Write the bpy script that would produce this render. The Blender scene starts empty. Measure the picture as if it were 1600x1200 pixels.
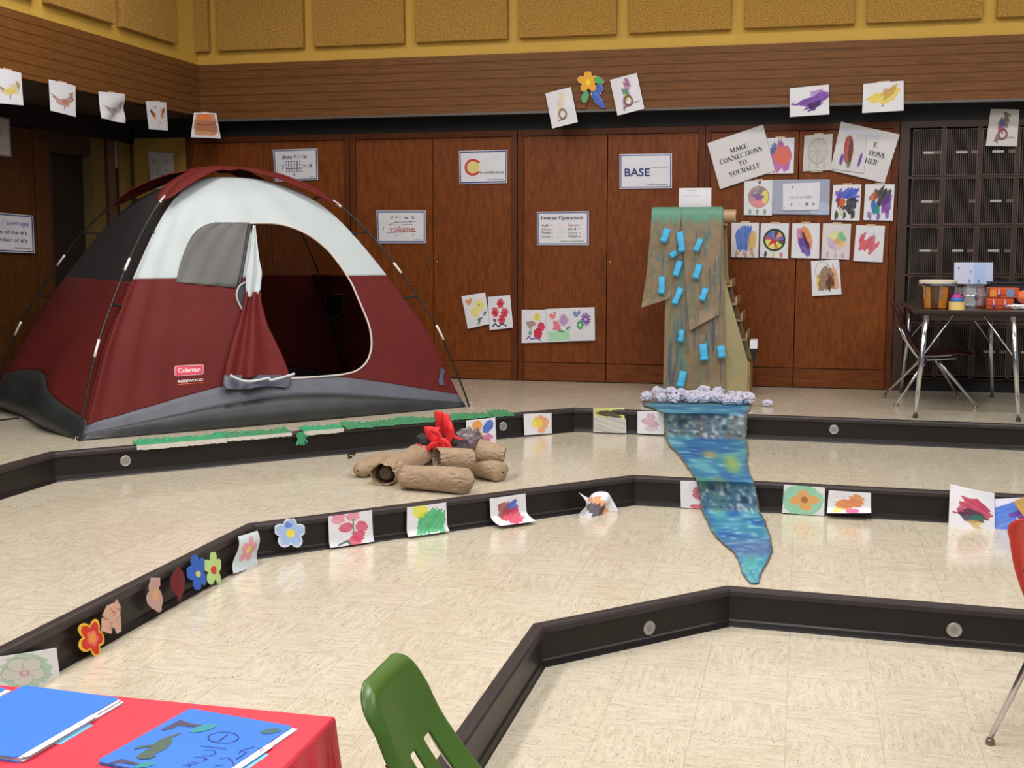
import bpy, bmesh, math, random
import numpy as np
from mathutils import Vector, Matrix, noise as mnoise

SC = bpy.context.scene
COL = SC.collection
# ------------------------------------------------------------------ camera
H = 1.6                      # eye height above the lowest floor
FPX = 1900.0
TH = math.atan(215 / 1900)
YAW = math.atan(.2405 / 1.00638)
cam = bpy.data.cameras.new('camera')
cam.sensor_width = 36
cam.lens = 36 * FPX / 1600
cam.clip_end = 60
cam_o = bpy.data.objects.new('camera', cam)
COL.objects.link(cam_o)
cam_o.location = (0, 0, H)
cam_o.rotation_euler = (math.pi / 2 - TH, 0, YAW)
SC.camera = cam_o
# ------------------------------------------------------------------ world, lights, exposure
SC.view_settings.view_transform = 'Standard'
SC.view_settings.look = 'None'
SC.view_settings.gamma = 1
SC.view_settings.use_curve_mapping = False
SC.view_settings.exposure = 0.0
w = bpy.data.worlds.new('world')
SC.world = w
w.use_nodes = True
w.node_tree.nodes['Background'].inputs[0].default_value = (.85, .92, 1, 1)
w.node_tree.nodes['Background'].inputs[1].default_value = .22
def area(x, y, z, sx, sy, power, col=(1, .975, .97), rot=(0, 0, 0)):
    l = bpy.data.lights.new('room_light', 'AREA')  # serves the ceiling rows and the daylight panel alike
    l.shape = 'RECTANGLE'; l.size = sx; l.size_y = sy; l.energy = power; l.color = col
    o = bpy.data.objects.new('room_light', l)
    o.location = (x, y, z); o.rotation_euler = rot
    COL.objects.link(o)
for x in (-3.2, -.2, 2.6):
    area(x, .6, 4.5, .6, 2.4, 80 if x < -2 else (50 if x < 2 else 24))
    area(x, 4.2, 4.5, .6, 2.4, 100 if x < 2 else 88)
    area(x, 7.0, 4.6, 2.0, .5, 44)
area(-2.2, -1.9, 3.0, 3.4, 2.2, 46, (.76, .88, 1), (math.radians(66), 0, math.radians(-8)))  # daylight from unseen windows behind the camera

S = 1.6 / 1.5
RH = .152 * S
Z1, Z2, Z3 = RH, 2 * RH, 3 * RH
YC, YF, XF, XL = 9.22 * S, 9.0 * S, -4.70 * S, -5.42 * S
CAM = np.array([0, 0, H])
_fw = np.array([-math.sin(YAW) * math.cos(TH), math.cos(YAW) * math.cos(TH), -math.sin(TH)])
_rt = np.array([math.cos(YAW), math.sin(YAW), 0.])
_up = np.cross(_rt, _fw)
# measuring helpers: where a sight line through a photo pixel meets a real plane of the room
def ray(x, y): return _fw + (x - 800) / FPX * _rt + (600 - y) / FPX * _up
def G(x, y, z): d = ray(x, y); return CAM + d * (z - H) / d[2]
def B(x, y, Y): d = ray(x, y); return CAM + d * Y / d[1]
def L(x, y, X): d = ray(x, y); return CAM + d * X / d[0]
def PL(x, y, p, n):
    d = ray(x, y); return CAM + d * ((np.array(p) - CAM) @ n) / (d @ n)
def V2(a, b): return np.array([a, b, 0.])

rng = random.Random(7)
nr = np.random.RandomState(11)
# ------------------------------------------------------------------ materials
def lin(c):
    c = np.array(c, float) / 255
    return np.where(c <= .04045, c / 12.92, ((c + .055) / 1.055) ** 2.4)
def rgba(c): return tuple(lin(c)) + (1,)
MATS = {}
class NT:
    def __init__(s, name):
        s.m = bpy.data.materials.new(name); s.m.use_nodes = True
        s.t = s.m.node_tree; s.b = s.t.nodes['Principled BSDF']; s.out = s.t.nodes['Material Output']
    def n(s, typ, **k):
        nd = s.t.nodes.new(typ)
        for a, v in k.items(): setattr(nd, a, v)
        return nd
    def l(s, a, b): s.t.links.new(a, b)
    def math(s, op, a, b=None, c=None):
        nd = s.n('ShaderNodeMath', operation=op)
        for i, v in enumerate((a, b, c)):
            if v is None: continue
            if isinstance(v, (int, float)): nd.inputs[i].default_value = v
            else: s.l(v, nd.inputs[i])
        return nd.outputs[0]
    def mix(s, f, a, b, bt='MIX'):
        nd = s.n('ShaderNodeMix', data_type='RGBA', blend_type=bt)
        for i, v in ((0, f), (6, a), (7, b)):
            if isinstance(v, (int, float)): nd.inputs[i].default_value = v
            elif isinstance(v, tuple): nd.inputs[i].default_value = v
            else: s.l(v, nd.inputs[i])
        return nd.outputs[2]
    def ramp(s, f, stops):
        nd = s.n('ShaderNodeValToRGB'); r = nd.color_ramp
        while len(r.elements) < len(stops): r.elements.new(.5)
        for e, (p, c) in zip(r.elements, stops): e.position = p; e.color = c
        s.l(f, nd.inputs[0]); return nd.outputs[0]
    def noise(s, vec, scale, detail=3, rough=.55):
        nd = s.n('ShaderNodeTexNoise'); nd.inputs['Scale'].default_value = scale
        nd.inputs['Detail'].default_value = detail; nd.inputs['Roughness'].default_value = rough
        if vec is not None: s.l(vec, nd.inputs['Vector'])
        return nd.outputs['Fac']
    def pos(s, scale=(1, 1, 1), obj=True):
        tc = s.n('ShaderNodeTexCoord') if obj else s.n('ShaderNodeNewGeometry')
        mp = s.n('ShaderNodeMapping'); mp.inputs['Scale'].default_value = scale
        s.l(tc.outputs['Object'] if obj else tc.outputs['Position'], mp.inputs[0]); return mp.outputs[0]
    def bump(s, h, strength=.2, dist=.01):
        nd = s.n('ShaderNodeBump'); nd.inputs['Strength'].default_value = strength; nd.inputs['Distance'].default_value = dist
        s.l(h, nd.inputs['Height']); s.l(nd.outputs[0], s.b.inputs['Normal'])
def M(name, col, rough=.6, metal=0, var=.10, scale=14, spec=.5, bump=0, bscale=60, coat=0, stretch=(1, 1, 1)):
    if name in MATS: return MATS[name]
    t = NT(name); p = t.pos(stretch)
    f = t.noise(p, scale)
    a = tuple(np.clip(lin(col) * (1 - var), 0, 1)) + (1,); b = tuple(np.clip(lin(col) * (1 + var), 0, 1)) + (1,)
    t.l(t.ramp(f, [(.3, a), (.7, b)]), t.b.inputs['Base Color'])
    t.b.inputs['Roughness'].default_value = rough; t.b.inputs['Metallic'].default_value = metal
    t.b.inputs['Specular IOR Level'].default_value = spec; t.b.inputs['Coat Weight'].default_value = coat
    if bump: t.bump(t.noise(p, bscale), bump)
    MATS[name] = t.m; return t.m
def art_mat(name, rough, spec=.4):
    t = NT(name); a = t.n('ShaderNodeVertexColor'); a.layer_name = 'Col'
    g = t.noise(t.pos(), 220, 2)
    t.l(t.mix(.06, a.outputs[0], t.ramp(g, [(.3, (.4, .4, .4, 1)), (.7, (1, 1, 1, 1))]), 'MULTIPLY'), t.b.inputs['Base Color'])
    t.b.inputs['Roughness'].default_value = rough; t.b.inputs['Specular IOR Level'].default_value = spec
    MATS[name] = t.m; return t.m
ART = art_mat('drawing_paper', .7, .3); LAM = art_mat('laminated_paper', .28, .5); PAINT = art_mat('painted_kraft', .55, .4)
def floor_mat():
    t = NT('streaked_vinyl_tile'); TS = .3048
    geo = t.n('ShaderNodeNewGeometry'); sp = t.n('ShaderNodeSeparateXYZ'); t.l(geo.outputs['Position'], sp.inputs[0])
    x = t.math('DIVIDE', t.math('ADD', sp.outputs[0], .018), TS); y = t.math('DIVIDE', t.math('ADD', sp.outputs[1], .05), TS)
    par = t.math('MODULO', t.math('ADD', t.math('FLOOR', x), t.math('ADD', t.math('FLOOR', y), 400)), 2)
    par = t.math('GREATER_THAN', t.math('ABSOLUTE', par), .5)
    tid = t.n('ShaderNodeCombineXYZ'); t.l(t.math('FLOOR', x), tid.inputs[0]); t.l(t.math('FLOOR', y), tid.inputs[1])
    wn = t.n('ShaderNodeTexWhiteNoise', noise_dimensions='3D'); t.l(tid.outputs[0], wn.inputs['Vector'])
    off = t.math('MULTIPLY', wn.outputs['Value'], 40)
    u = t.math('ADD', t.math('MULTIPLY', sp.outputs[0], par), t.math('MULTIPLY', sp.outputs[1], t.math('SUBTRACT', 1, par)))
    v = t.math('ADD', t.math('MULTIPLY', sp.outputs[1], par), t.math('MULTIPLY', sp.outputs[0], t.math('SUBTRACT', 1, par)))
    def strk(a, b, sc, det):
        c = t.n('ShaderNodeCombineXYZ'); t.l(t.math('MULTIPLY', u, a), c.inputs[0]); t.l(t.math('MULTIPLY', v, b), c.inputs[1]); t.l(off, c.inputs[2])
        return t.noise(c.outputs[0], sc, det)
    s1 = strk(1.8, 9, 6, 4); s2 = strk(5, 30, 8, 3); s3 = strk(8, 24, 10, 3)
    base = t.ramp(s1, [(.30, rgba((194, 182, 159))), (.52, rgba((207, 197, 175))), (.75, rgba((216, 207, 187)))])
    fleck = t.ramp(s2, [(.60, (0, 0, 0, 1)), (.68, (1, 1, 1, 1))])
    fl2 = t.ramp(s3, [(.62, (0, 0, 0, 1)), (.67, (1, 1, 1, 1))])
    c = t.mix(t.math('MULTIPLY', fleck, .32), base, rgba((120, 106, 86)))
    c = t.mix(t.math('MULTIPLY', fl2, .75), c, rgba((78, 68, 58)))
    ex = t.math('ABSOLUTE', t.math('SUBTRACT', t.math('FRACT', x), .5)); ey = t.math('ABSOLUTE', t.math('SUBTRACT', t.math('FRACT', y), .5))
    seam = t.math('GREATER_THAN', t.math('MAXIMUM', ex, ey), .4955)
    c = t.mix(t.math('MULTIPLY', seam, .30), c, rgba((112, 98, 78)))
    c = t.mix(t.math('MULTIPLY', t.math('SUBTRACT', wn.outputs['Value'], .5), .16), c, rgba((150, 130, 100)))
    t.l(c, t.b.inputs['Base Color'])
    t.l(t.math('ADD', .13, t.math('MULTIPLY', t.noise(geo.outputs['Position'], 5), .12)), t.b.inputs['Roughness'])
    t.b.inputs['Specular IOR Level'].default_value = .5
    t.b.inputs['Coat Weight'].default_value = .15; t.b.inputs['Coat Roughness'].default_value = .08
    t.bump(t.noise(geo.outputs['Position'], 9, 2), .05, .01)
    return t.m
FLOOR = floor_mat()
def wood(name, dark, mid, light, stretch, scale=5, rough=.42, groove=0):
    t = NT(name); p = t.pos(stretch, False)
    f = t.noise(p, scale, 5, .6); q = t.noise(t.pos((1.5, 1.5, .7), False), 2.2, 3)
    c = t.ramp(f, [(.25, rgba(dark)), (.5, rgba(mid)), (.78, rgba(light))])
    c = t.mix(t.math('MULTIPLY', q, .35), c, rgba(dark))
    if groove:
        geo = t.n('ShaderNodeNewGeometry'); sp = t.n('ShaderNodeSeparateXYZ'); t.l(geo.outputs['Position'], sp.inputs[0])
        g = t.math('FRACT', t.math('MULTIPLY', sp.outputs[2], groove))
        g = t.math('GREATER_THAN', g, .86)
        c = t.mix(t.math('MULTIPLY', g, .5), c, rgba(tuple(v * .55 for v in dark)))
        t.bump(t.math('SUBTRACT', 1, g), .4, .004)
    t.l(c, t.b.inputs['Base Color']); t.b.inputs['Roughness'].default_value = rough; t.b.inputs['Specular IOR Level'].default_value = .2
    MATS[name] = t.m; return t.m
WOOD = wood('cabinet_veneer', (94, 45, 15), (120, 62, 22), (138, 77, 32), (9, 9, 2.2))
WOODK = wood('cabinet_kick_veneer', (90, 45, 17), (116, 63, 26), (132, 75, 35), (2, 2, 10))
STILE = wood('cabinet_frame_veneer', (74, 35, 13), (96, 49, 20), (110, 59, 26), (12, 12, 2))
FASC = wood('grooved_fascia_wood', (92, 56, 26), (116, 75, 38), (136, 92, 52), (1.2, 1.2, 26), 5, .45, 15)
DKWOOD = wood('dark_door_wood', (62, 34, 14), (84, 50, 22), (98, 60, 28), (9, 9, 2))
def speckle(name, a, b, sc):
    t = NT(name); f = t.noise(t.pos((1, 1, 1), False), sc, 2)
    t.l(t.ramp(f, [(.35, rgba(a)), (.65, rgba(b))]), t.b.inputs['Base Color']); t.b.inputs['Roughness'].default_value = .95
    t.bump(f, .5, .01); MATS[name] = t.m; return t.m
PANEL = speckle('wood_fibre_panel', (140, 102, 40), (186, 144, 68), 90)
YELLOW = M('yellow_wall_paint', (200, 160, 66), .7, var=.03, scale=3)
RISER = M('dark_riser_vinyl', (34, 28, 27), .36, spec=.3, var=.12, scale=8, bump=.05, bscale=30)
NOSE = M('rubber_nosing', (54, 46, 45), .45, spec=.35, var=.14, scale=12)
BLACK = M('black_paint', (14, 12, 13), .7)
DARK = M('dark_void_paint', (24, 17, 14), .8)
CHROME = M('chrome', (200, 200, 205), .16, 1, .03)
STEEL = M('brushed_disc_metal', (176, 172, 168), .38, .75, .06, 60)
TAPE = M('masking_tape', (206, 186, 150), .6)
WHITE = M('white_paper', (224, 224, 228), .7, var=.03)
KRAFT = M('kraft_paper', (160, 136, 110), .75, var=.10, scale=22, bump=.25, bscale=45)
KRAFTD = M('kraft_inside', (92, 72, 54), .9)
# ------------------------------------------------------------------ mesh builder
class MB:
    def __init__(s): s.v = []; s.f = []; s.c = None
    def add(s, vs, fs):
        b = len(s.v); s.v += [tuple(map(float, p)) for p in vs]; s.f += [tuple(i + b for i in f) for f in fs]; return s
    def box(s, lo, hi):
        (x0, y0, z0), (x1, y1, z1) = lo, hi
        return s.add([(x0, y0, z0), (x1, y0, z0), (x1, y1, z0), (x0, y1, z0), (x0, y0, z1), (x1, y0, z1), (x1, y1, z1), (x0, y1, z1)],
                     [(0, 3, 2, 1), (4, 5, 6, 7), (0, 1, 5, 4), (1, 2, 6, 5), (2, 3, 7, 6), (3, 0, 4, 7)])
    def tube(s, pts, r, n=8, cap=True):
        pts = [np.array(p, float) for p in pts]; rs = r if hasattr(r, '__len__') else [r] * len(pts)
        b = len(s.v); ref = None
        for i, p in enumerate(pts):
            t = pts[min(i + 1, len(pts) - 1)] - pts[max(i - 1, 0)]; t /= (np.linalg.norm(t) + 1e-9)
            if ref is None:
                ref = np.array([0, 0, 1.]) if abs(t[2]) < .9 else np.array([1., 0, 0])
            a = ref - t * (ref @ t); a /= (np.linalg.norm(a) + 1e-9); ref = a; c = np.cross(t, a)
            for k in range(n):
                an = 2 * math.pi * k / n; s.v.append(tuple(p + rs[i] * (math.cos(an) * a + math.sin(an) * c)))
        for i in range(len(pts) - 1):
            for k in range(n):
                s.f.append((b + i * n + k, b + i * n + (k + 1) % n, b + (i + 1) * n + (k + 1) % n, b + (i + 1) * n + k))
        if cap:
            s.f.append(tuple(b + k for k in range(n))[::-1]); e = b + (len(pts) - 1) * n
            s.f.append(tuple(e + k for k in range(n)))
        return s
    def lathe(s, c, prof, n=28, axis=(0, 0, 1)):
        ax = np.array(axis, float); ax /= np.linalg.norm(ax)
        ref = np.array([1., 0, 0]) if abs(ax[0]) < .9 else np.array([0, 1., 0])
        a = ref - ax * (ref @ ax); a /= np.linalg.norm(a); d = np.cross(ax, a); c = np.array(c, float); b = len(s.v)
        for r, h in prof:
            for k in range(n):
                an = 2 * math.pi * k / n; s.v.append(tuple(c + ax * h + r * (math.cos(an) * a + math.sin(an) * d)))
        for i in range(len(prof) - 1):
            for k in range(n):
                s.f.append((b + i * n + k, b + i * n + (k + 1) % n, b + (i + 1) * n + (k + 1) % n, b + (i + 1) * n + k))
        if prof[0][0] > 1e-6: s.f.append(tuple(b + k for k in range(n))[::-1])
        if prof[-1][0] > 1e-6: s.f.append(tuple(b + (len(prof) - 1) * n + k for k in range(n)))
        return s
    def grid(s, P, keep=None):                    # P: (rows, cols, 3)
        r, c = P.shape[:2]; b = len(s.v); s.v += [tuple(p) for p in P.reshape(-1, 3)]
        for i in range(r - 1):
            for j in range(c - 1):
                if keep is None or keep[i, j]: s.f.append((b + i * c + j, b + (i + 1) * c + j, b + (i + 1) * c + j + 1, b + i * c + j + 1))
        return s
    def prism(s, poly, d):                        # closed polygon (3-D points), extruded along d
        n = len(poly); d = np.array(d, float); b = len(s.v)
        s.v += [tuple(map(float, p)) for p in poly] + [tuple(np.array(p, float) + d) for p in poly]
        s.f.append(tuple(range(b, b + n))[::-1]); s.f.append(tuple(range(b + n, b + 2 * n)))
        for k in range(n): s.f.append((b + k, b + (k + 1) % n, b + n + (k + 1) % n, b + n + k))
        return s
ROOT = {}
def origin(o):
    while o.parent: o = o.parent
    return ROOT.get(o.name, np.zeros(3))
def obj(name, mb, mat, parent=None, smooth=False, solid=0, bevel=0, loc=None, col=None):
    v = np.array(mb.v, float).reshape(-1, 3)
    if parent is not None: off = origin(parent)
    else: off = np.array(loc if loc is not None else (0, 0, 0), float)
    used = sorted({i for f in mb.f for i in f}); mp = {i: k for k, i in enumerate(used)}
    me = bpy.data.meshes.new(name)
    me.from_pydata([tuple(p) for p in (v[used] - off)], [], [tuple(mp[i] for i in f) for f in mb.f])
    me.update()
    if col is not None:
        at = me.color_attributes.new('Col', 'FLOAT_COLOR', 'POINT')
        c = np.ones((len(used), 4), np.float32); c[:, :3] = lin(np.asarray(col).reshape(-1, 3)[used] * 255)
        at.data.foreach_set('color', c.ravel())
    me.materials.append(mat)
    if smooth: me.polygons.foreach_set('use_smooth', [True] * len(me.polygons))
    o = bpy.data.objects.new(name, me); COL.objects.link(o)
    if parent is not None: o.parent = parent
    else: o.location = tuple(off); ROOT[o.name] = off
    if bevel:
        m = o.modifiers.new('bevel', 'BEVEL'); m.width = bevel; m.segments = 2; m.limit_method = 'ANGLE'
    if solid:
        m = o.modifiers.new('thickness', 'SOLIDIFY'); m.thickness = solid; m.offset = 0
    return o
def tag(o, label, cat, group=None, kind=None):
    if label: o['label'] = label
    if cat: o['category'] = cat
    if group: o['group'] = group
    if kind: o['kind'] = kind
    return o
def thing(name, loc, label, cat, group=None):
    o = bpy.data.objects.new(name, None); o.empty_display_size = .1; COL.objects.link(o)
    o.location = tuple(loc); ROOT[o.name] = np.array(loc, float); return tag(o, label, cat, group)
def struct(name, mb, mat, parent=None, **k):
    o = obj(name, mb, mat, parent, **k)
    if parent is None: o['kind'] = 'structure'
    return o
def dup(root, label=None):
    r = root.copy(); COL.objects.link(r)
    if label: r['label'] = label
    for ch in list(root.children):
        c = ch.copy(); COL.objects.link(c); c.parent = r
        for g in ch.children:
            d = g.copy(); COL.objects.link(d); d.parent = c
    return r
# ------------------------------------------------------------------ drawing on paper (colour per vertex of a fine grid)
def vnoise(h, w, gy, gx, seed):
    r = np.random.RandomState(seed); g = r.rand(gy + 2, gx + 2)
    y = np.linspace(0, gy, h); x = np.linspace(0, gx, w); yi = y.astype(int); xi = x.astype(int)
    fy = (y - yi)[:, None]; fx = (x - xi)[None]; fy = fy * fy * (3 - 2 * fy); fx = fx * fx * (3 - 2 * fx)
    A = g[yi][:, xi]; Bq = g[yi][:, xi + 1]; C_ = g[yi + 1][:, xi]; D = g[yi + 1][:, xi + 1]
    return (A * (1 - fx) + Bq * fx) * (1 - fy) + (C_ * (1 - fx) + D * fx) * fy
def n1(q, seed):
    r = np.random.RandomState(seed).rand(1024); i = np.floor(q).astype(int); f = q - i
    return r[i % 1024] * (1 - f) + r[(i + 1) % 1024] * f
def E(cx, cy, rx, ry=None, rot=0):
    ry = ry or rx; c, s_ = math.cos(math.radians(rot)), math.sin(math.radians(rot))
    return lambda x, y: (((x - cx) * c + (y - cy) * s_) / rx) ** 2 + ((-(x - cx) * s_ + (y - cy) * c) / ry) ** 2 < 1
def P(*pts):
    def f(x, y):
        r = np.zeros(np.shape(x), bool); n = len(pts); j = n - 1
        for i in range(n):
            (xi, yi), (xj, yj) = pts[i], pts[j]
            r ^= ((yi > y) != (yj > y)) & (x < (xj - xi) * (y - yi) / ((yj - yi) + 1e-12) + xi); j = i
        return r
    return f
def U(*fs): return lambda x, y: np.any([f(x, y) for f in fs], axis=0)
def R(x0, y0, x1, y1): return lambda x, y: (x > x0) & (x < x1) & (y > y0) & (y < y1)
def FL(cx, cy, r, n=5, d=.55, rot=0, asp=1.):
    def f(x, y):
        dx = (x - cx) * asp; dy = y - cy; th = np.arctan2(dy, dx) + math.radians(rot); rr = np.hypot(dx, dy)
        return rr < r * (d + (1 - d) * np.abs(np.cos(n * th / 2)))
    return f
def LN(pts, wd):
    def f(x, y):
        m = np.zeros(np.shape(x), bool)
        for (x0, y0), (x1, y1) in zip(pts[:-1], pts[1:]):
            t = np.clip(((x - x0) * (x1 - x0) + (y - y0) * (y1 - y0)) / ((x1 - x0) ** 2 + (y1 - y0) ** 2 + 1e-9), 0, 1)
            m |= np.hypot(x - x0 - t * (x1 - x0), y - y0 - t * (y1 - y0)) < wd
        return m
    return f
def RG(cx, cy, r, wd, ry=None):
    ry = ry or r
    return lambda x, y: np.abs(np.hypot((x - cx), (y - cy) * r / ry) - r) < wd
class Cv:
    def __init__(s, w=60, h=78, bg=(228, 228, 234), seed=1):
        s.w, s.h, s.seed = w, h, seed
        s.x, s.y = np.meshgrid(np.linspace(0, 1, w), np.linspace(0, 1, h))
        s.a = np.ones((h, w, 3)) * np.array(bg) / 255.
        s.a *= (1 - .03 * vnoise(h, w, 5, 4, seed))[..., None]
    def p(s, shape, col, a=1., ang=None, jag=.09, gap=.14, fr=24):
        col = np.array(col) / 255.; s.seed += 1
        if ang is None: m = shape(s.x, s.y) * a
        else:
            c, sn = math.cos(math.radians(ang)), math.sin(math.radians(ang)); q = (-s.x * sn + s.y * c) * fr + 60
            j = (n1(q, s.seed) - .5) * 2 * jag
            m = shape(s.x + j * c, s.y + j * sn).astype(float)
            m = m * np.clip(1 - gap * n1(q * 1.7 + 9, s.seed + 50) * 1.6, 0, 1) * a
            m *= 1 - .14 * vnoise(s.h, s.w, 12, 10, s.seed)
        s.a = s.a * (1 - m[..., None]) + col * m[..., None]; return s
def sheet(name, quad, cv, label, cat='drawing', group=None, mat=None, curl=None, mask=None, tapes=(), thick=.0012, parent=None, bow=.004):
    q = [np.array(p, float) for p in quad]          # TL TR BR BL
    h, w = cv.h, cv.w; u = np.linspace(0, 1, w)[None, :, None]; v = np.linspace(0, 1, h)[:, None, None]
    Pq = (q[0] * (1 - u) + q[1] * u) * (1 - v) + (q[3] * (1 - u) + q[2] * u) * v
    n = np.cross(q[1] - q[0], q[3] - q[0]); n /= np.linalg.norm(n)
    if n @ (CAM - q[0]) < 0: n = -n
    off = bow * np.sin(np.pi * u[..., 0]) * np.ones_like(v[..., 0]) + bow * v[..., 0] ** 2
    Pq = Pq + off[..., None] * n
    if curl is not None: Pq = curl(Pq, u[..., 0] * np.ones_like(v[..., 0]), v[..., 0] * np.ones_like(u[..., 0]), n)
    keep = None
    if mask is not None:
        mk = mask(cv.x, cv.y); keep = mk[:-1, :-1] | mk[1:, 1:] | mk[1:, :-1] | mk[:-1, 1:]
        keep = (mk[:-1, :-1].astype(int) + mk[1:, 1:] + mk[1:, :-1] + mk[:-1, 1:]) >= 2
    mb = MB().grid(Pq, keep); c = cv.a
    o = obj(name, mb, mat or ART, parent, smooth=True, solid=thick, loc=Pq.reshape(-1, 3).mean(0), col=c)
    if label: tag(o, label, cat, group)
    for (tu, tv, tw, th_) in tapes:
        qq = lambda a, b: (q[0] * (1 - a) + q[1] * a) * (1 - b) + (q[3] * (1 - a) + q[2] * a) * b + n * .0035
        obj('tape', MB().add([qq(tu - tw, tv - th_), qq(tu + tw, tv - th_), qq(tu + tw, tv + th_), qq(tu - tw, tv + th_)], [(3, 2, 1, 0)]), TAPE, o, solid=.0008)
    return o
def text_on(parent, quad, s_, cx, cy, hgt, col, wid=None, bold=0, off=.0075, name='lettering', mat=None, rot=0):
    q = [np.array(p, float) for p in quad]
    cu = bpy.data.curves.new('t', 'FONT'); cu.body = s_; cu.size = 1; cu.align_x = 'CENTER'; cu.align_y = 'CENTER'; cu.offset = bold; cu.resolution_u = 3
    to = bpy.data.objects.new('t', cu); me = bpy.data.meshes.new_from_object(to)
    v = np.array([p.co[:] for p in me.vertices]); fs = [tuple(p.vertices) for p in me.polygons]
    bpy.data.objects.remove(to); bpy.data.curves.remove(cu); bpy.data.meshes.remove(me)
    if not len(v): return
    v = v[:, :2] - (v[:, :2].max(0) + v[:, :2].min(0)) / 2; sz = v.max(0) - v.min(0)
    W = np.linalg.norm(q[1] - q[0]); Hh = np.linalg.norm(q[3] - q[0])
    k = hgt * Hh / .72
    if wid: kx = wid * W / sz[0]
    else: kx = k
    X = v[:, 0] * kx / W; Y = -v[:, 1] * k / Hh
    if rot:
        c, sn = math.cos(rot), math.sin(rot); X, Y = X * c - Y * sn, X * sn + Y * c
    X = (X + cx)[:, None]; Y = (Y + cy)[:, None]
    n = np.cross(q[1] - q[0], q[3] - q[0]); n /= np.linalg.norm(n)
    if n @ (CAM - q[0]) < 0: n = -n
    pts = (q[0] * (1 - X) + q[1] * X) * (1 - Y) + (q[3] * (1 - X) + q[2] * X) * Y + n * off
    mat = mat or M('ink_%d_%d_%d' % tuple(col), col, .6, var=0)
    return obj(name, MB().add(pts, fs), mat, parent)
# ------------------------------------------------------------------ the setting: stepped floor
def sc(pts): return [(x * S, y * S) for x, y in pts]
XR, YB, XLL, YFR = 3.4, 10.1, -6.3, -2.0
TL_ = {1: sc([(3.2, 4.57), (-.254, 4.777), (-.88, 4.135), (-.868, -1.8)]),
       2: sc([(3.2, 6.13), (-.833, 6.253), (-2.288, 4.76), (-2.297, -1.8)]),
       3: sc([(3.2, 7.52), (-1.426, 7.70), (-3.695, 5.41), (-3.70, -1.8)])}
def flat(pts, z): return [(x, y, z) for x, y in pts]
fm = MB(); fm.prism(flat([(XLL, YFR), (XR, YFR), (XR, YB), (XLL, YB)], -.12), (0, 0, .12))
struct('floor', fm, FLOOR)
PROF = {'nosing': [(-.035, .001), (-.004, .002), (.008, -.001), (.013, -.010), (.013, -.028), (.002, -.032)],
        'riser_face': [(.002, -.030), (.002, -RH + .001)],
        'base_molding': [(.002, -RH + .030), (.009, -RH + .024), (.014, -RH + .008), (.018, -RH + .0005)]}
def offset_line(line, d):                      # d towards the lower (inner) side
    out = []; p = [np.array(a) for a in line]
    for i in range(len(p)):
        ns = []
        for a, b in ((i - 1, i), (i, i + 1)):
            if a < 0 or b >= len(p): continue
            t = p[b] - p[a]; t /= np.linalg.norm(t); ns.append(np.array([-t[1], t[0]]))
        m = sum(ns); m /= np.linalg.norm(m); out.append(p[i] + m * d / (m @ ns[0]))
    return out
for k, z in ((1, Z1), (2, Z2), (3, Z3)):
    line = TL_[k]; inner = offset_line(line, -.004)
    poly = [tuple(p) for p in inner] + [(XLL, line[-1][1]), (XLL, YB), (XR, YB)]
    tier = MB().prism(flat(poly, z - RH + .0005), (0, 0, RH - .0005))
    struct('tier_floor', tier, FLOOR)
    root = None
    for nm, mat in (('riser_face', RISER), ('nosing', NOSE), ('base_molding', RISER)):
        Pq = np.array([[(*p, z + dz) for p in offset_line(line, d)] for d, dz in PROF[nm]])
        o = struct('step_riser' if root is None else nm, MB().grid(Pq), mat, root, smooth=False)
        if root is None: root = o
# round step lights set in the risers
DISC = []
def step_light(px, py, line, seg, label):
    a, b = np.array(line[seg]), np.array(line[seg + 1]); t = (b - a) / np.linalg.norm(b - a); n = np.array([-t[1], t[0], 0.])
    c = PL(px, py, (*(a + n[:2] * .002), 0), n)
    t3 = np.array([t[0], t[1], 0.])
    th = thing('step_light', c, label, 'step light', 'round step lights in the risers')
    obj('bezel', MB().lathe(c, [(.030, 0), (.030, .004), (.026, .006), (.024, .005)], 28, n), STEEL, th, smooth=False)
    obj('lens', MB().lathe(c, [(.0245, 0), (.0245, .0045), (.012, .0052), (.0001, .0054)], 28, n), M('frosted_disc', (150, 148, 145), .5, .5, .1, 150), th)
step_light(1303, 671, TL_[3], 0, 'round metal step light on the top riser, right of the painted river')
step_light(786, 666, TL_[3], 1, 'round metal step light on the top riser behind the paper campfire')
step_light(196, 720, TL_[3], 1, 'round metal step light on the top riser below the tent corner')
step_light(1491, 984, TL_[1], 0, 'round metal step light on the lowest riser near the red chair')
step_light(1014, 981, TL_[1], 1, 'round metal step light on the angled part of the lowest riser')
step_light(767, 1172, TL_[1], 2, 'round metal step light on the lowest riser beside the green chair')
YELLOW_SHADED = M('yellow_wall_shaded', (148, 114, 40), .7, var=.04, scale=3)  # yellow wall paint darkened: the shade under the soffit is put into the colour
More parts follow.
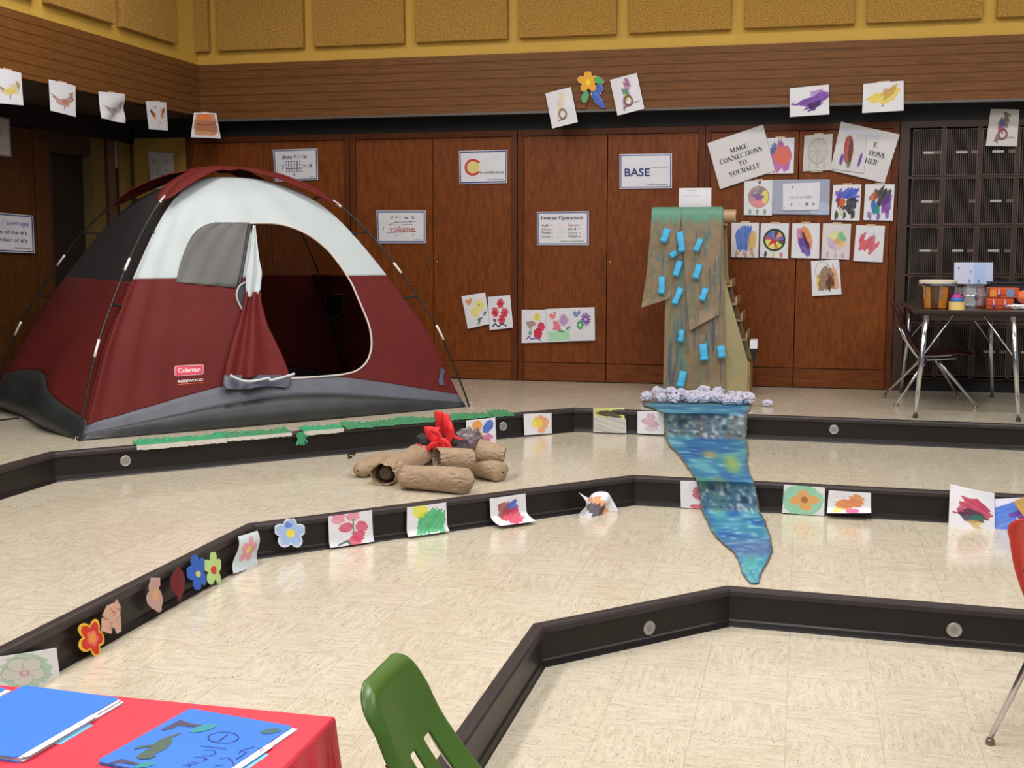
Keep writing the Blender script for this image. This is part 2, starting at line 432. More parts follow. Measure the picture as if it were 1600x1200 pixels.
# ------------------------------------------------------------------ walls
ZT, ZB_ = 2.925 * S, 2.50 * S                   # top and bottom of the wooden fascia
CEIL = 4.9
ZD = 2.385 * S                                  # top of the built-in cabinets
struct('ceiling', MB().box((XLL, YFR, CEIL), (XR, YB, CEIL + .1)), M('ceiling_paint', (214, 208, 196), .8))
struct('wall_back', MB().box((XF - .3, YF + .015, ZT - .01), (XR, YB, CEIL)), YELLOW)
struct('wall_left', MB().box((XLL, YFR, ZT - .01), (XF - .015, YF + .3, CEIL)), YELLOW)
struct('trim_1', MB().box((XF, YF, ZB_), (XR, YF + .04, ZT)), FASC)
struct('trim_2', MB().box((XF - .04, YFR, ZB_ + .03), (XF, YF + .04, ZT)), FASC)
struct('trim_3', MB().box((XF, YF - .004, ZB_ - .018), (XR, YF + .05, ZB_)), M('grey_channel', (96, 90, 86), .45, .3))
struct('trim_4', MB().box((XL - .1, YF + .04, ZB_ - .002), (XR, YC + .3, ZB_ + .03)), BLACK)
struct('trim_5', MB().box((XL, YC - .01, ZD), (XR, YC + .2, ZB_)), BLACK)
struct('trim_6', MB().box((XL - .35, YFR, ZB_ + .02), (XF - .04, YF + .06, ZB_ + .06)), M('soffit_brown', (70, 58, 44), .8))
struct('wall_back', MB().box((XL - .4, YC + .35, 0), (XR, YB, ZT)), DARK)
struct('wall_back', MB().box((XL, YC - .006, Z3), (float(B(291, 250, YC)[0]), YC + .3, ZD)), YELLOW_SHADED)
# lower left wall with its doorway
yl = lambda px: float(L(px, 250, XL)[1])
Ya, Yb_, Yc, Yd = yl(-60), yl(78), yl(195), yl(217)
struct('wall_left', MB().box((XL - .25, Yd, Z3), (XL, YC + .3, ZB_ + .02)), YELLOW_SHADED)
struct('wall_left', MB().box((XL - .28, Yb_ - 2.9, ZD - .04), (XL - .02, Yd, ZB_ + .02)), M('black_header', (18, 14, 16), .7))
struct('wall_left', MB().box((XLL, 0, 0), (XLL + .1, YB, ZB_ + .1)), DARK)
struct('door_1', MB().box((XL - .22, Yc, Z3), (XL - .06, Yd, ZD - .04)), M('olive_jamb_paint', (128, 100, 44), .7))
fr = struct('door_2', MB().box((XL - .16, yl(82), Z3), (XL - .13, yl(150), ZD - .2)), M('black_door', (26, 16, 14), .6))
struct('door_frame', MB().box((XL - .16, yl(76), Z3), (XL - .02, yl(83), ZD - .04)).box((XL - .16, yl(83), ZD - .2), (XL - .05, yl(150), ZD - .04)), M('dark_brown_frame', (56, 34, 20), .6), fr)
struct('door_post', MB().box((XL - .14, yl(150), Z3), (XL - .03, yl(168), ZD - .04)), M('yellow_brown_post', (104, 80, 42), .6), fr)
struct('door_mullion', MB().box((XL - .12, yl(174), Z3), (XL - .03, yl(185), ZD - .04)), M('brown_mullion', (92, 66, 46), .5), fr)
struct('door_3', MB().box((XL - .10, yl(185), Z3), (XL - .07, yl(195), ZD - .04)), BLACK)
def wallbox(x0, y0, x1, y1, dx=.012):
    a = L(x0, y0, XL); b = L(x1, y1, XL); return (XL - .07, a[1], b[2]), (XL - .05, b[1], a[2])
lo, hi = wallbox(186, 216, 192, 262)
tag(obj('paper_strip', MB().box(lo, hi), M('grey_strip_paper', (150, 140, 132), .7), loc=lo), 'narrow torn grey paper strip on the dark door post on the left wall', 'paper strip')
# wooden doors left of the doorway
cb = thing('wall_cupboard', (XL, yl(0), Z3), 'brown wooden cupboard on the left wall behind the tent, left of the doorway', 'cupboard')
obj('door', MB().box((XL - .05, yl(-70), Z3 + .06), (XL - .01, yl(54), ZD - .05)), DKWOOD, cb, bevel=.003)
obj('stile', MB().box((XL - .05, yl(55), Z3), (XL, yl(75), ZD - .04)), wood('cupboard_stile', (64, 36, 18), (84, 50, 25), (98, 60, 31), (9, 9, 2)), cb, bevel=.003)
obj('kick_board', MB().box((XL - .05, yl(-70), Z3), (XL - .02, yl(54), Z3 + .058)), DKWOOD, cb)
# ------------------------------------------------------------------ built-in cabinets along the back wall
xb = lambda px, py=400: float(B(px, py, YC)[0])
def cabinet(x0, xm, x1, label, stL=.05, stR=.05, lock=True):
    c = thing('cabinet', ((x0 + x1) / 2, YC, Z3), label, 'cabinet', 'built-in wood cabinets along the back wall')
    t = .03
    obj('frame', MB().box((x0, YC - .006, Z3), (x0 + stL, YC + .3, ZD)).box((x1 - stR, YC - .006, Z3), (x1, YC + .3, ZD))
        .box((x0 + stL, YC - .006, ZD - .05), (x1 - stR, YC + .3, ZD)), STILE, c, bevel=.002)
    obj('back_panel', MB().box((x0 + stL, YC + .27, Z3), (x1 - stR, YC + .3, ZD - .05)), DARK, c)
    zk = Z3 + .155
    for a, b, s_ in ((x0 + stL, xm, 1), (xm, x1 - stR, -1)):
        d = obj('door', MB().box((a + .003, YC, zk + .004), (b - .003, YC + .025, ZD - .054)), WOOD, c, bevel=.002)
        obj('kick_panel', MB().box((a + .003, YC + .004, Z3 + .006), (b - .003, YC + .028, zk - .002)), WOODK, c, bevel=.002)
        if lock:
            hx = b - .03 if s_ > 0 else a + .03; hz = 1.47
            hm = MB()
            if s_ > 0: hm.tube([(hx, YC - .002, hz + .06), (hx, YC - .022, hz + .05), (hx, YC - .022, hz - .05), (hx, YC - .002, hz - .06)], .005, 8)
            else: hm.lathe((hx, YC, hz), [(.010, 0), (.009, .005), (.003, .007)], 12, (0, -1, 0))
            obj('pull_handle' if s_ > 0 else 'lock', hm, M('worn_brass', (140, 112, 84), .35, .8), d)
    return c
cabinet(float(B(291, 250, YC)[0]) + .002, xb(425), xb(548), 'wood cabinet at the left end of the back wall, half hidden by the tent', .06, .05)
cabinet(xb(549), xb(677), xb(808), 'wood cabinet right of the tent, carrying the two posters with red writing')
cabinet(xb(809), xb(948), xb(1099), 'wood cabinet between the tent and the paper waterfall, under the parrot drawings')
cabinet(xb(1099.5), xb(1244), xb(1399), 'wood cabinet right of the paper waterfall, covered with rows of drawings', .04, .05, False)
# ------------------------------------------------------------------ instrument lockers with wire grille doors
x0, x1 = xb(1400), 2.0
lk = thing('instrument_locker', (x0, YC, Z3), 'dark wire-front instrument locker at the right end of the back wall', 'locker')
LBROWN = M('locker_brown_wood', (62, 38, 26), .5, var=.2, stretch=(8, 8, 1))
GRILL = M('locker_wire', (92, 78, 72), .42, .5); LFR = M('locker_door_frame', (108, 92, 84), .4, .45)
obj('carcass', MB().box((x0, YC + .05, Z3 + .12), (x1, YC + .09, ZD - .02)), DARK, lk)
cols = [xb(1421, 300), xb(1472, 300), xb(1528, 300), xb(1587, 300), xb(1648, 300), xb(1710, 300)]
zr = [ZD - .055] + [float(B(1450, y, YC)[2]) for y in (277, 353, 430, 507)] + [float(B(1450, 588, YC)[2])]
fmb = MB().box((x0, YC - .004, Z3), (cols[0] - .01, YC + .05, ZD - .05)).box((x0, YC - .004, ZD - .05), (x1, YC + .05, ZD)).box((cols[0], YC - .002, Z3 + .10), (x1, YC + .05, zr[-1] - .01))
for cx in cols[1:]: fmb.box((cx - .014, YC - .002, Z3 + .1), (cx + .014, YC + .05, ZD - .05))
for z in zr[1:-1]: fmb.box((cols[0] - .01, YC + .002, z - .010), (x1, YC + .05, z + .010))
obj('frame', fmb, LBROWN, lk)
obj('toe_kick', MB().box((cols[0] - .01, YC + .03, Z3), (x1, YC + .05, Z3 + .1)), BLACK, lk)
for i in range(len(cols) - 1):
    for j in range(5):
        a, b = cols[i] + .018, cols[i + 1] - .018; t_, b_ = zr[j] - .012, zr[j + 1] + .012
        m = MB(); m.tube([(a, YC - .006, b_), (a, YC - .006, t_), (b, YC - .006, t_), (b, YC - .006, b_), (a, YC - .006, b_)], .005, 6)
        d = obj('grille_door', m, LFR, lk)
        g = MB(); nb = 15
        for k in range(1, nb): xx = a + (b - a) * k / nb; g.box((xx - .0022, YC - .008, b_), (xx + .0022, YC - .004, t_))
        obj('wire_bars', g, GRILL, d)
        zc = (t_ + b_) / 2
        obj('latch', MB().box((b - .045, YC - .014, zc - .012), (b + .004, YC - .006, zc + .012)), M('latch_metal', (112, 98, 92), .4, .6), d)
        if (i * 5 + j) not in (6, 8, 9, 3): obj('name_plate', MB().box((a + .07, YC - .012, zc - .009), (a + .15, YC - .007, zc + .009)), M('name_plate_paper', (176, 172, 166), .5), d)
struct('wall_back', MB().box((2.001, YC - .004, Z3), (XR, YC + .3, ZD)), STILE)
# ------------------------------------------------------------------ acoustic panels on the yellow wall
ordw = ['first', 'second', 'third', 'fourth', 'fifth', 'sixth', 'seventh', 'eighth', 'ninth']
spans = [(305, 328), (342, 476), (492, 633), (651, 794), (812, 964), (983, 1143), (1163, 1335), (1353, 1533), (1556, 1690)]
for i, (a, b) in enumerate(spans):
    X0 = float(B(a, 40, YF)[0]); X1 = float(B(b, 40, YF)[0]); zb = 3.02 * S + (.002 * i)
    lab = 'narrow tan acoustic panel beside the wall corner' if i == 0 else '%s tan acoustic panel on the yellow back wall, counted from the corner' % ordw[i]
    tag(obj('acoustic_panel', MB().box((X0, YF - .045, zb), (X1, YF + .014, 4.3)), PANEL, bevel=.006, loc=((X0 + X1) / 2, YF, zb)), lab, 'acoustic panel', 'acoustic panels on the yellow walls')
for i, (a, b) in enumerate([(270, 183), (173, 68), (53, -70)]):
    Y1 = float(L(a, 45, XF)[1]); Y0 = float(L(b, 5, XF)[1]); zb = 3.02 * S
    tag(obj('acoustic_panel', MB().box((XF - .014, Y0, zb), (XF + .045, Y1, 4.3)), PANEL, bevel=.006, loc=(XF, (Y0 + Y1) / 2, zb)), '%s tan acoustic panel on the yellow left wall, counted from the corner' % ordw[i], 'acoustic panel', 'acoustic panels on the yellow walls')
# ------------------------------------------------------------------ drawings taped to the fascia and the walls
def qB(pts, Y): return [B(x, y, Y) for x, y in pts]
def qL(pts, X): return [L(x, y, X) for x, y in pts]
TP = [(.5, -.01, .16, .028)]
OR_, PUR, BLU, GRN, YEL, RED, BRN, BLK, PNK = (222, 120, 50), (110, 60, 150), (40, 80, 190), (60, 150, 90), (232, 210, 60), (200, 40, 60), (120, 76, 52), (28, 26, 30), (226, 130, 160)
def wings(cv, body, wing, cx=.5, cy=.55):
    cv.p(P((cx - .42, cy - .08), (cx - .2, cy - .02), (cx, cy + .02), (cx + .1, cy - .06), (cx + .4, cy - .3), (cx + .42, cy - .1), (cx + .28, cy + .1), (cx + .12, cy + .2), (cx - .12, cy + .2), (cx - .3, cy + .12)), wing, .85, 20)
    cv.p(P((cx - .42, cy - .08), (cx - .2, cy - .02), (cx - .22, cy + .06)), (70, 50, 60), .6, 40)
    cv.p(P((cx + .24, cy - .2), (cx + .4, cy - .3), (cx + .42, cy - .1), (cx + .36, cy - .02)), (90, 70, 70), .45, 100)
    cv.p(E(cx + .05, cy + .05, .16, .09), body, .7, 10); cv.p(LN([(cx + .05, cy + .2), (cx + .02, cy + .3)], .02), (110, 120, 130), .8)
    return cv
SIG = M('pencil_scrawl', (120, 116, 120), .7)
def mk_sig(o, q):
    q = [np.array(p, float) for p in q]; n = np.cross(q[1] - q[0], q[3] - q[0]); n /= np.linalg.norm(n); n = n if n @ (CAM - q[0]) > 0 else -n; Pq = []
    for k in range(25):
        x = .60 + .28 * k / 24; y = .77 + .016 * math.sin(k * 2.1) - .02 * k / 24
        Pq.append([(q[0] * (1 - x) + q[1] * x) * (1 - b) + (q[3] * (1 - x) + q[2] * x) * b + n * .012 for b in (y - .008, y + .008)])
    obj('scrawled_line', MB().grid(np.array(Pq)), SIG, o)
# left fascia, front to back
XP = XF + .015
sheet('bird_drawing', qL([(-12, 104), (33, 114), (36, 165), (-9, 161)], XP), wings(Cv(seed=3), (226, 200, 60), (216, 190, 130)), 'white sheet with a yellow bird drawing, taped to the left fascia at the photo edge', tapes=TP)
sheet('bird_drawing', qL([(76, 124), (118, 134), (118, 183), (78, 173)], XP), wings(Cv(seed=5), (170, 110, 90), (176, 120, 104)), 'white sheet with a brown bird drawing, taped to the left fascia', tapes=TP)
def crumple(Pq, u, v, n): return Pq + (n[None, None] * (.016 * np.sin(3 * v + 2 * u) * v + .010 * np.sin(8 * u * v + u) + .05 * np.clip(v - .7, 0, 1) * (1 - u) * 1.2)[..., None])
sheet('bird_drawing', qL([(154, 143), (193, 147), (197, 193), (154, 185)], XP + .01), wings(Cv(seed=8), (176, 156, 160), (186, 172, 180)), 'crumpled white sheet with a very faint bird drawing, taped to the left fascia', curl=crumple, tapes=TP)
c = Cv(seed=9).p(E(.3, .46, .09, .19, -38), OR_, .9, 50).p(E(.24, .42, .05, .14, -38), (60, 40, 40), .7).p(E(.72, .36, .09, .2, 25), OR_, .9, 50).p(E(.8, .33, .04, .15, 25), (60, 40, 40), .7).p(E(.36, .2, .13, .05), (150, 140, 150), .5, 10).p(E(.58, .74, .05), (170, 140, 170), .5)
sheet('wing_drawing', qL([(228, 158), (260, 160), (262, 204), (232, 202)], XP), c, 'white sheet with two small orange wings drawn on it, taped to the left fascia', tapes=TP)
c = Cv(seed=12).p(P((.1, .05), (.9, .05), (.95, .7), (.8, .92), (.15, .92), (.04, .6)), (196, 120, 70), .9, 5, .03).p(R(.12, .3, .9, .75), (150, 90, 60), .7, 8).p(E(.45, .18, .3, .14), (226, 120, 40), .9, 5).p(LN([(.1, .45), (.5, .5), (.9, .42)], .02), (110, 60, 40), .7)
q5 = [L(303, 176, XP), B(338, 177, YF - .015), B(345, 217, YF - .03), L(298, 215, XP + .02)]
sheet('striped_drawing', q5, c, 'sheet coloured all over in orange and brown, taped across the fascia corner', tapes=TP)
# lower left wall
c = Cv(seed=14, bg=(196, 188, 178)).p(lambda x, y: (x < .05) | (x > .95) | (y < .04) | (y > .96), (140, 132, 140)).p(E(.6, .35, .14, .08), (170, 150, 110), .5)
sheet('framed_notice', qL([(-32, 176), (15, 185), (18, 246), (-30, 240)], XL + .012), c, 'pale notice with a grey border on the dark cupboard, high at the left photo edge', 'poster', bow=.001)
def serif(parent, quad, word, cx, cy, hgt, wid, col):
    """bold roman capitals built from thick and thin strokes with slab serifs"""
    a, b, c_ = .095, .035, .028; arc = lambda x, y, rx, ry, a0, a1, n=14: [(x + rx * math.cos(math.radians(a0 + (a1 - a0) * k / n)), y + ry * math.sin(math.radians(a0 + (a1 - a0) * k / n))) for k in range(n + 1)]
    sf = lambda x, y, w_=.17: [[(x - w_, y), (x + w_, y)], c_]
    G_ = {'M': (1.0, [[[(.12, 1), (.12, 0)], b], [[(.12, 0), (.5, .95)], a], [[(.5, .95), (.86, 0)], b], [[(.86, 0), (.86, 1)], a], sf(.12, .97), sf(.86, .97), sf(.1, .03, .1), sf(.9, .03, .1)]),
          'A': (.86, [[[(.12, 1), (.43, 0)], b], [[(.43, 0), (.74, 1)], a], [[(.22, .66), (.62, .66)], c_], sf(.12, .97, .13), sf(.74, .97, .15)]),
          'K': (.92, [[[(.18, 0), (.18, 1)], a], [[(.24, .6), (.72, .03)], b], [[(.42, .42), (.76, 1)], a], sf(.18, .03), sf(.18, .97), sf(.72, .03, .13), sf(.78, .97, .13)]),
          'E': (.78, [[[(.2, 0), (.2, 1)], a], [[(.05, .03), (.68, .03)], c_], [[(.2, .5), (.52, .5)], c_], [[(.05, .97), (.7, .97)], c_], [[(.66, .03), (.68, .28)], c_], [[(.7, .97), (.72, .7)], c_], [[(.52, .36), (.52, .64)], c_]]),
          'F': (.72, [[[(.2, 0), (.2, 1)], a], [[(.05, .03), (.66, .03)], c_], [[(.2, .5), (.5, .5)], c_], [[(.64, .03), (.66, .28)], c_], [[(.5, .36), (.5, .64)], c_], sf(.2, .97)]),
          'L': (.74, [[[(.2, 0), (.2, 1)], a], [[(.05, .97), (.66, .97)], c_], [[(.66, .97), (.68, .66)], c_], sf(.2, .03)]),
          'C': (.84, [[arc(.44, .5, .33, .47, -50, -310), [b, b, b, .05, .08, a, a, a, a, .08, .05, b, b, b, b]], [[(.68, .05), (.68, .32)], c_]]),
          'O': (.88, [[arc(.44, .5, .33, .46, 0, 360, 20), [a if abs(math.cos(math.radians(18 * k))) > .6 else b for k in range(21)]]]),
          'N': (.94, [[[(.16, 1), (.16, 0)], b], [[(.16, 0), (.78, 1)], a], [[(.78, 1), (.78, 0)], b], sf(.16, .97, .13), sf(.12, .03, .1), sf(.78, .03, .13)]),
          'T': (.80, [[[(.4, 0), (.4, 1)], a], [[(.06, .03), (.74, .03)], c_], [[(.07, .03), (.06, .26)], c_], [[(.73, .03), (.74, .26)], c_], sf(.4, .97)]),
          'I': (.42, [[[(.2, 0), (.2, 1)], a], sf(.2, .03), sf(.2, .97)]),
          'S': (.70, [[arc(.35, .27, .22, .24, -30, -250, 10) + arc(.33, .73, .24, .24, -70, 150, 10), [b, b, b, .05, .07, a, a, a, a, a, a, a, a, a, a, a, .07, .05, b, b, b, b]]]),
          'Y': (.86, [[[(.1, 0), (.42, .52)], a], [[(.76, 0), (.44, .52)], b], [[(.43, .5), (.43, 1)], a], sf(.1, .03, .13), sf(.76, .03, .12), sf(.43, .97)]),
          'U': (.90, [[[(.18, 0), (.18, .65)] + arc(.45, .66, .26, .31, 180, 90, 6), [a, a, a, a, .08, .06, b, b, b]], [arc(.45, .66, .28, .31, 90, 0, 6) + [(.73, 0)], b], sf(.18, .03), sf(.73, .03, .13)]),
          'R': (.90, [[[(.18, 0), (.18, 1)], a], [[(.18, .03)] + arc(.42, .27, .24, .25, -90, 90, 10) + [(.18, .52)], [c_, c_, .05, .07, a, a, a, a, .07, .05, c_, c_, c_]], [[(.42, .52), (.74, .98)], a], sf(.18, .03), sf(.18, .97), sf(.78, .97, .09)]),
          'H': (.96, [[[(.18, 0), (.18, 1)], a], [[(.76, 0), (.76, 1)], a], [[(.18, .5), (.76, .5)], c_], sf(.18, .03), sf(.18, .97), sf(.76, .03), sf(.76, .97)])}
    q = [np.array(p, float) for p in quad]; n = np.cross(q[1] - q[0], q[3] - q[0]); n /= np.linalg.norm(n); n = n if n @ (CAM - q[0]) > 0 else -n
    tot = sum(G_[l_][0] for l_ in word); x0 = 0; mb = MB(); kx, ky = wid / tot, hgt
    at_ = lambda x, y: (lambda X, Y: (q[0] * (1 - X) + q[1] * X) * (1 - Y) + (q[3] * (1 - X) + q[2] * X) * Y + n * .004)(cx - wid / 2 + x * kx, cy - hgt / 2 + y * ky)
    for l_ in word:
        for pts, wd in G_[l_][1]:
            m = len(pts); wd = wd if hasattr(wd, '__len__') else [wd] * m; wd = [wd[min(k, len(wd) - 1)] for k in range(m)]; Pq = []
            for k in range(m):
                t = np.array(pts[min(k + 1, m - 1)]) - np.array(pts[max(k - 1, 0)]); t = t / (np.linalg.norm(t) + 1e-9); nn = np.array([-t[1], t[0]]) * wd[k]
                Pq.append([at_(x0 + pts[k][0] + nn[0], pts[k][1] + nn[1]), at_(x0 + pts[k][0] - nn[0], pts[k][1] - nn[1])])
            mb.grid(np.array(Pq))
        x0 += G_[l_][0]
    obj('lettering', mb, M('ink_black', col, .6, var=0), parent)
def border(cv, col=(40, 60, 130)):
    return cv.p(lambda x, y: ((np.abs(x - .5) > .46) | (np.abs(y - .5) > .44)) & (np.abs(x - .5) < .485) & (np.abs(y - .5) < .475), col)
TXT = (30, 30, 40)
q = qL([(-38, 329), (52, 337), (54, 396), (-36, 392)], XL + .012)
o = sheet('maths_poster', q, border(Cv(90, 66, seed=15)), 'white maths poster about the average on the wooden cupboard at the left photo edge', 'poster', mat=LAM, bow=.001)
text_on(o, q, 'mean / average', .5, .25, .13, (110, 130, 190), .8, off=.004)
text_on(o, q, "sum of the #'s", .56, .48, .10, TXT, .6, off=.004); text_on(o, q, "number of #'s", .56, .68, .10, TXT, .6, off=.004)
text_on(o, q, 'mean/average', .78, .88, .05, TXT, .3, off=.004)
q = qB([(231, 237), (271, 240), (272, 296), (235, 296)], YC - .016)
c = Cv(seed=17, bg=(176, 166, 156))
for a, b_ in ((.25, .25), (.3, .45), (.7, .25), (.72, .5), (.5, .6), (.4, .75)): c.p(E(a, b_, .05, .03), (90, 84, 90), .7, 20)
sheet('notice', q, c.p(LN([(.3, .6), (.8, .58)], .012), (90, 84, 90), .6), 'pale grey notice on the yellow wall behind the top of the tent', 'poster', bow=.001)
# back fascia
YP = YF - .02
def parrot(cv, c1, c2, c3, c4, lab=True, a=.9):
    cv.p(E(.5, .38, .15, .24, 25), c1, a, 60).p(E(.6, .2, .12, .1), c2, a, 40).p(E(.46, .42, .1, .12, 25), c3, a, 70).p(E(.42, .55, .09, .1), c4, a, 60)
    cv.p(P((.3, .6), (.42, .6), (.34, .9), (.24, .92)), c1, a, 80).p(RG(.5, .68, .13, .035), (120, 84, 70), a).p(LN([(.3, .84), (.58, .78)], .02), (120, 84, 70), a)
    return cv
q = qB([(852, 146), (892, 136), (903, 191), (863, 201)], YP)
sheet('parrot_drawing', q, parrot(Cv(seed=20), (224, 206, 190), (226, 214, 150), (210, 190, 200), (220, 220, 130), a=.7), 'tilted white sheet with a very pale parrot, left of the yellow paper flower')
q = qB([(953, 125), (995, 114), (1007, 170), (965, 181)], YP)
o = sheet('parrot_drawing', q, parrot(Cv(seed=22), (176, 120, 180), (150, 90, 130), (60, 150, 100), (220, 210, 80)), 'tilted white sheet with a purple and green parrot, right of the yellow paper flower')
mk_sig(o, q)
q = qB([(1548, 170), (1593, 171), (1589, 229), (1540, 228)], YC - .02)
o = sheet('parrot_drawing', q, parrot(Cv(seed=24, bg=(214, 210, 206)), (120, 110, 100), (96, 96, 70), (96, 70, 160), (200, 70, 120)), 'white sheet with a dark parrot hanging in front of the wire lockers')
mk_sig(o, q)
q = qB([(1234, 138), (1295, 132), (1296, 179), (1234, 183)], YP)
sheet('wing_drawing', q, Cv(78, 60, seed=26).p(P((.06, .45), (.2, .55), (.4, .4), (.7, .3), (.9, .12), (.96, .4), (.85, .6), (.6, .85), (.45, .8), (.3, .68), (.14, .66)), (104, 50, 150), .95, -25, .12).p(P((.45, .6), (.8, .5), (.7, .75), (.5, .86)), (50, 30, 70), .8, -25).p(P((.5, .2), (.85, .12), (.9, .35), (.6, .35)), (140, 90, 180), .7, -25), 'white sheet with a dark purple scribbled wing, taped to the back fascia')
q = qB([(1349, 131), (1412, 126), (1412, 173), (1347, 177)], YP)
sheet('wing_drawing', q, Cv(78, 60, seed=28).p(P((.1, .5), (.3, .35), (.6, .3), (.8, .1), (.88, .3), (.8, .6), (.5, .75), (.2, .7)), (226, 200, 70), .9, -35, .1).p(P((.45, .3), (.8, .12), (.8, .35), (.5, .65)), (176, 120, 60), .6, -50).p(E(.5, .8, .03), (70, 70, 80), .8), 'white sheet with a yellow scribbled wing, taped to the back fascia', tapes=TP)
# cut-out flower with leaves and a blue bird
q = qB([(900, 112), (948, 112), (948, 170), (900, 170)], YP)
c = Cv(90, 108, seed=30).p(FL(.40, .27, .30, 5, .55, 20, .83), (238, 170, 60)).p(E(.40, .28, .08), (244, 216, 50)).p(U(E(.75, .24, .17, .09, 20), E(.3, .68, .1, .17, 20)), (90, 170, 110))
msk = U(FL(.40, .27, .30, 5, .55, 20, .83), E(.75, .24, .17, .09, 20), E(.3, .68, .1, .17, 20))
sheet('paper_flower', q, c, 'yellow cut-out paper flower with two green leaves on the back fascia', 'paper cut-out', mask=msk, bow=.006)
bs = U(E(.66, .56, .2, .14, -50), P((.5, .5), (.7, .5), (.98, .98), (.86, .98), (.6, .82)), E(.76, .44, .14, .09))
sheet('paper_bird', [p + np.array([0, .006, 0]) for p in q], Cv(90, 108, seed=31).p(bs, (44, 78, 180), .95, 40, .02), 'blue cut-out paper bird below the yellow paper flower', 'paper cut-out', mask=bs, bow=.004)
bs = U(LN([(.34, .78), (.2, .96), (.08, .93)], .05), LN([(.2, .96), (.3, 1.0)], .04))
sheet('paper_branch', [p + np.array([0, .008, 0]) for p in q], Cv(90, 108, seed=32, bg=(136, 74, 52)), 'small brown cut-out paper twig below the yellow paper flower', 'paper cut-out', mask=bs, bow=.002)
# laminated posters on the cabinets
YQ = YC - .010
def poster(name, pts, cv, label, dy=0): 
    q = qB(pts, YQ - dy); return q, sheet(name, q, cv, label, 'poster', 'laminated maths posters on the cabinets', LAM, bow=.001)
q, o = poster('maths_poster', [(426, 234), (496, 232), (497, 281), (430, 284)], border(Cv(90, 66, seed=41)).p(lambda x, y: (x > .28) & (x < .66) & (y > .38) & (y < .72) & ((np.abs(((x - .28) / .38 * 6) % 1 - .5) > .40) | (np.abs(((y - .38) / .34 * 3) % 1 - .5) > .38)), (90, 90, 110)), 'white poster about area, just above the tent')
for a in (('Area = l \u00b7 w', .48, .24, .16, .56), ('3', .21, .55, .12, None), ('= 18', .77, .54, .11, .2), ('6', .46, .80, .10, None), ('area', .86, .89, .045, .1)): text_on(o, q, a[0], a[1], a[2], a[3], TXT, a[4], off=.004)
q, o = poster('maths_poster', [(717, 236), (793, 234), (792, 286), (718, 288)], border(Cv(100, 72, seed=43)).p(E(.30, .5, .13, .19), (226, 206, 130)).p(lambda x, y: (np.abs(np.hypot((x - .29) * 1.45, y - .5) - .22) < .035) & ~((x > .34) & (np.abs(y - .5) < .13)), (196, 56, 40)), 'white poster about circumference with a big red ring, on the upper cabinet door')
text_on(o, q, 'ircumference', .69, .66, .09, TXT, .5, off=.004); text_on(o, q, 'circumference', .76, .88, .05, TXT, .34, off=.004)
q, o = poster('maths_poster', [(588, 329), (665, 329), (665, 380), (590, 380)], border(Cv(100, 72, seed=45)).p(LN([(.2, .68), (.8, .64)], .008), (60, 60, 70)).p(LN([(.24, .44), (.38, .36), (.8, .34)], .008), (60, 60, 70)).p(LN([(.22, .44), (.74, .42)], .006), (120, 110, 110)), 'white poster about volume in red letters, beside the tent roof')
for a in (('V', .32, .21, .13, None, (176, 40, 40)), ('= l \u00b7 w \u00b7 h', .58, .21, .11, .38, TXT), ('volume', .52, .56, .18, .52, (190, 40, 40)), ('l', .14, .55, .09, None, TXT), ('w', .40, .77, .06, None, TXT), ('h', .74, .75, .08, None, TXT), ('volume', .84, .89, .045, .15, TXT)): text_on(o, q, a[0], a[1], a[2], a[3], a[5], a[4], off=.004)
q, o = poster('maths_poster', [(839, 331), (920, 330), (920, 383), (839, 383)], border(Cv(100, 66, seed=47)), 'white poster about inverse operations on the cabinet door left of the waterfall')
text_on(o, q, 'Inverse Operations', .49, .20, .12, TXT, .80, bold=.012, off=.004)
for i, (a, b_, ca, cb_) in enumerate((('Add +', 'Subtract -', TXT, (170, 60, 70)), ('Subtract -', 'Add +', (170, 60, 70), TXT), ('Multiply x', 'Divide \u00f7', TXT, (140, 136, 140)), ('Divide \u00f7', 'Multiply x', (140, 136, 140), TXT))):
    y = .40 + .115 * i; text_on(o, q, a, .20, y, .075, ca, .22, off=.004); text_on(o, q, b_, .72, y, .075, cb_, .24, off=.004); text_on(o, q, '\u2013\u2013\u2013\u2013', .46, y, .02, TXT, .2, off=.004)
text_on(o, q, 'inverse operations', .68, .89, .05, TXT, .46, off=.004)
q, o = poster('maths_poster', [(968, 241), (1050, 240), (1050, 294), (968, 295)], border(Cv(100, 66, seed=49), (36, 64, 140)), 'white poster reading BASE in blue letters, above the cabinet door handle')
text_on(o, q, 'BASE', .34, .53, .23, (36, 52, 110), .48, bold=.02, off=.004); text_on(o, q, 'exponent', .76, .40, .07, (150, 148, 154), .3, off=.004); text_on(o, q, 'base & exponents', .72, .89, .055, TXT, .4, off=.004)
# flower drawings low on the cabinets
def bfly(cv, cx, cy, col, s=1): return cv.p(U(E(cx - .07 * s, cy, .08 * s, .07 * s, 30), E(cx + .06 * s, cy - .03 * s, .09 * s, .06 * s, -50), E(cx - .02 * s, cy + .07 * s, .07 * s, .05 * s)), col, .85, 40, .03)
YD_ = YC - .012
q = qB([(721, 463), (758, 457), (766, 506), (731, 514)], YD_)
sheet('flower_drawing', q, bfly(Cv(seed=51), .28, .2, (222, 120, 60)).p(FL(.68, .36, .2, 7, .7), (232, 220, 90), .9, 30).p(FL(.45, .56, .19, 7, .7), (232, 222, 110), .9, 60).p(E(.66, .36, .03), (90, 80, 50)).p(U(E(.85, .64, .09, .04, -40), E(.6, .78, .12, .035, -10), E(.55, .88, .09, .035, -40)), (70, 110, 84), .9), 'tilted sheet with yellow flowers and an orange butterfly, low on the cabinet beside the tent')
q = qB([(762, 464), (797, 461), (802, 512), (765, 516)], YD_ - .006)
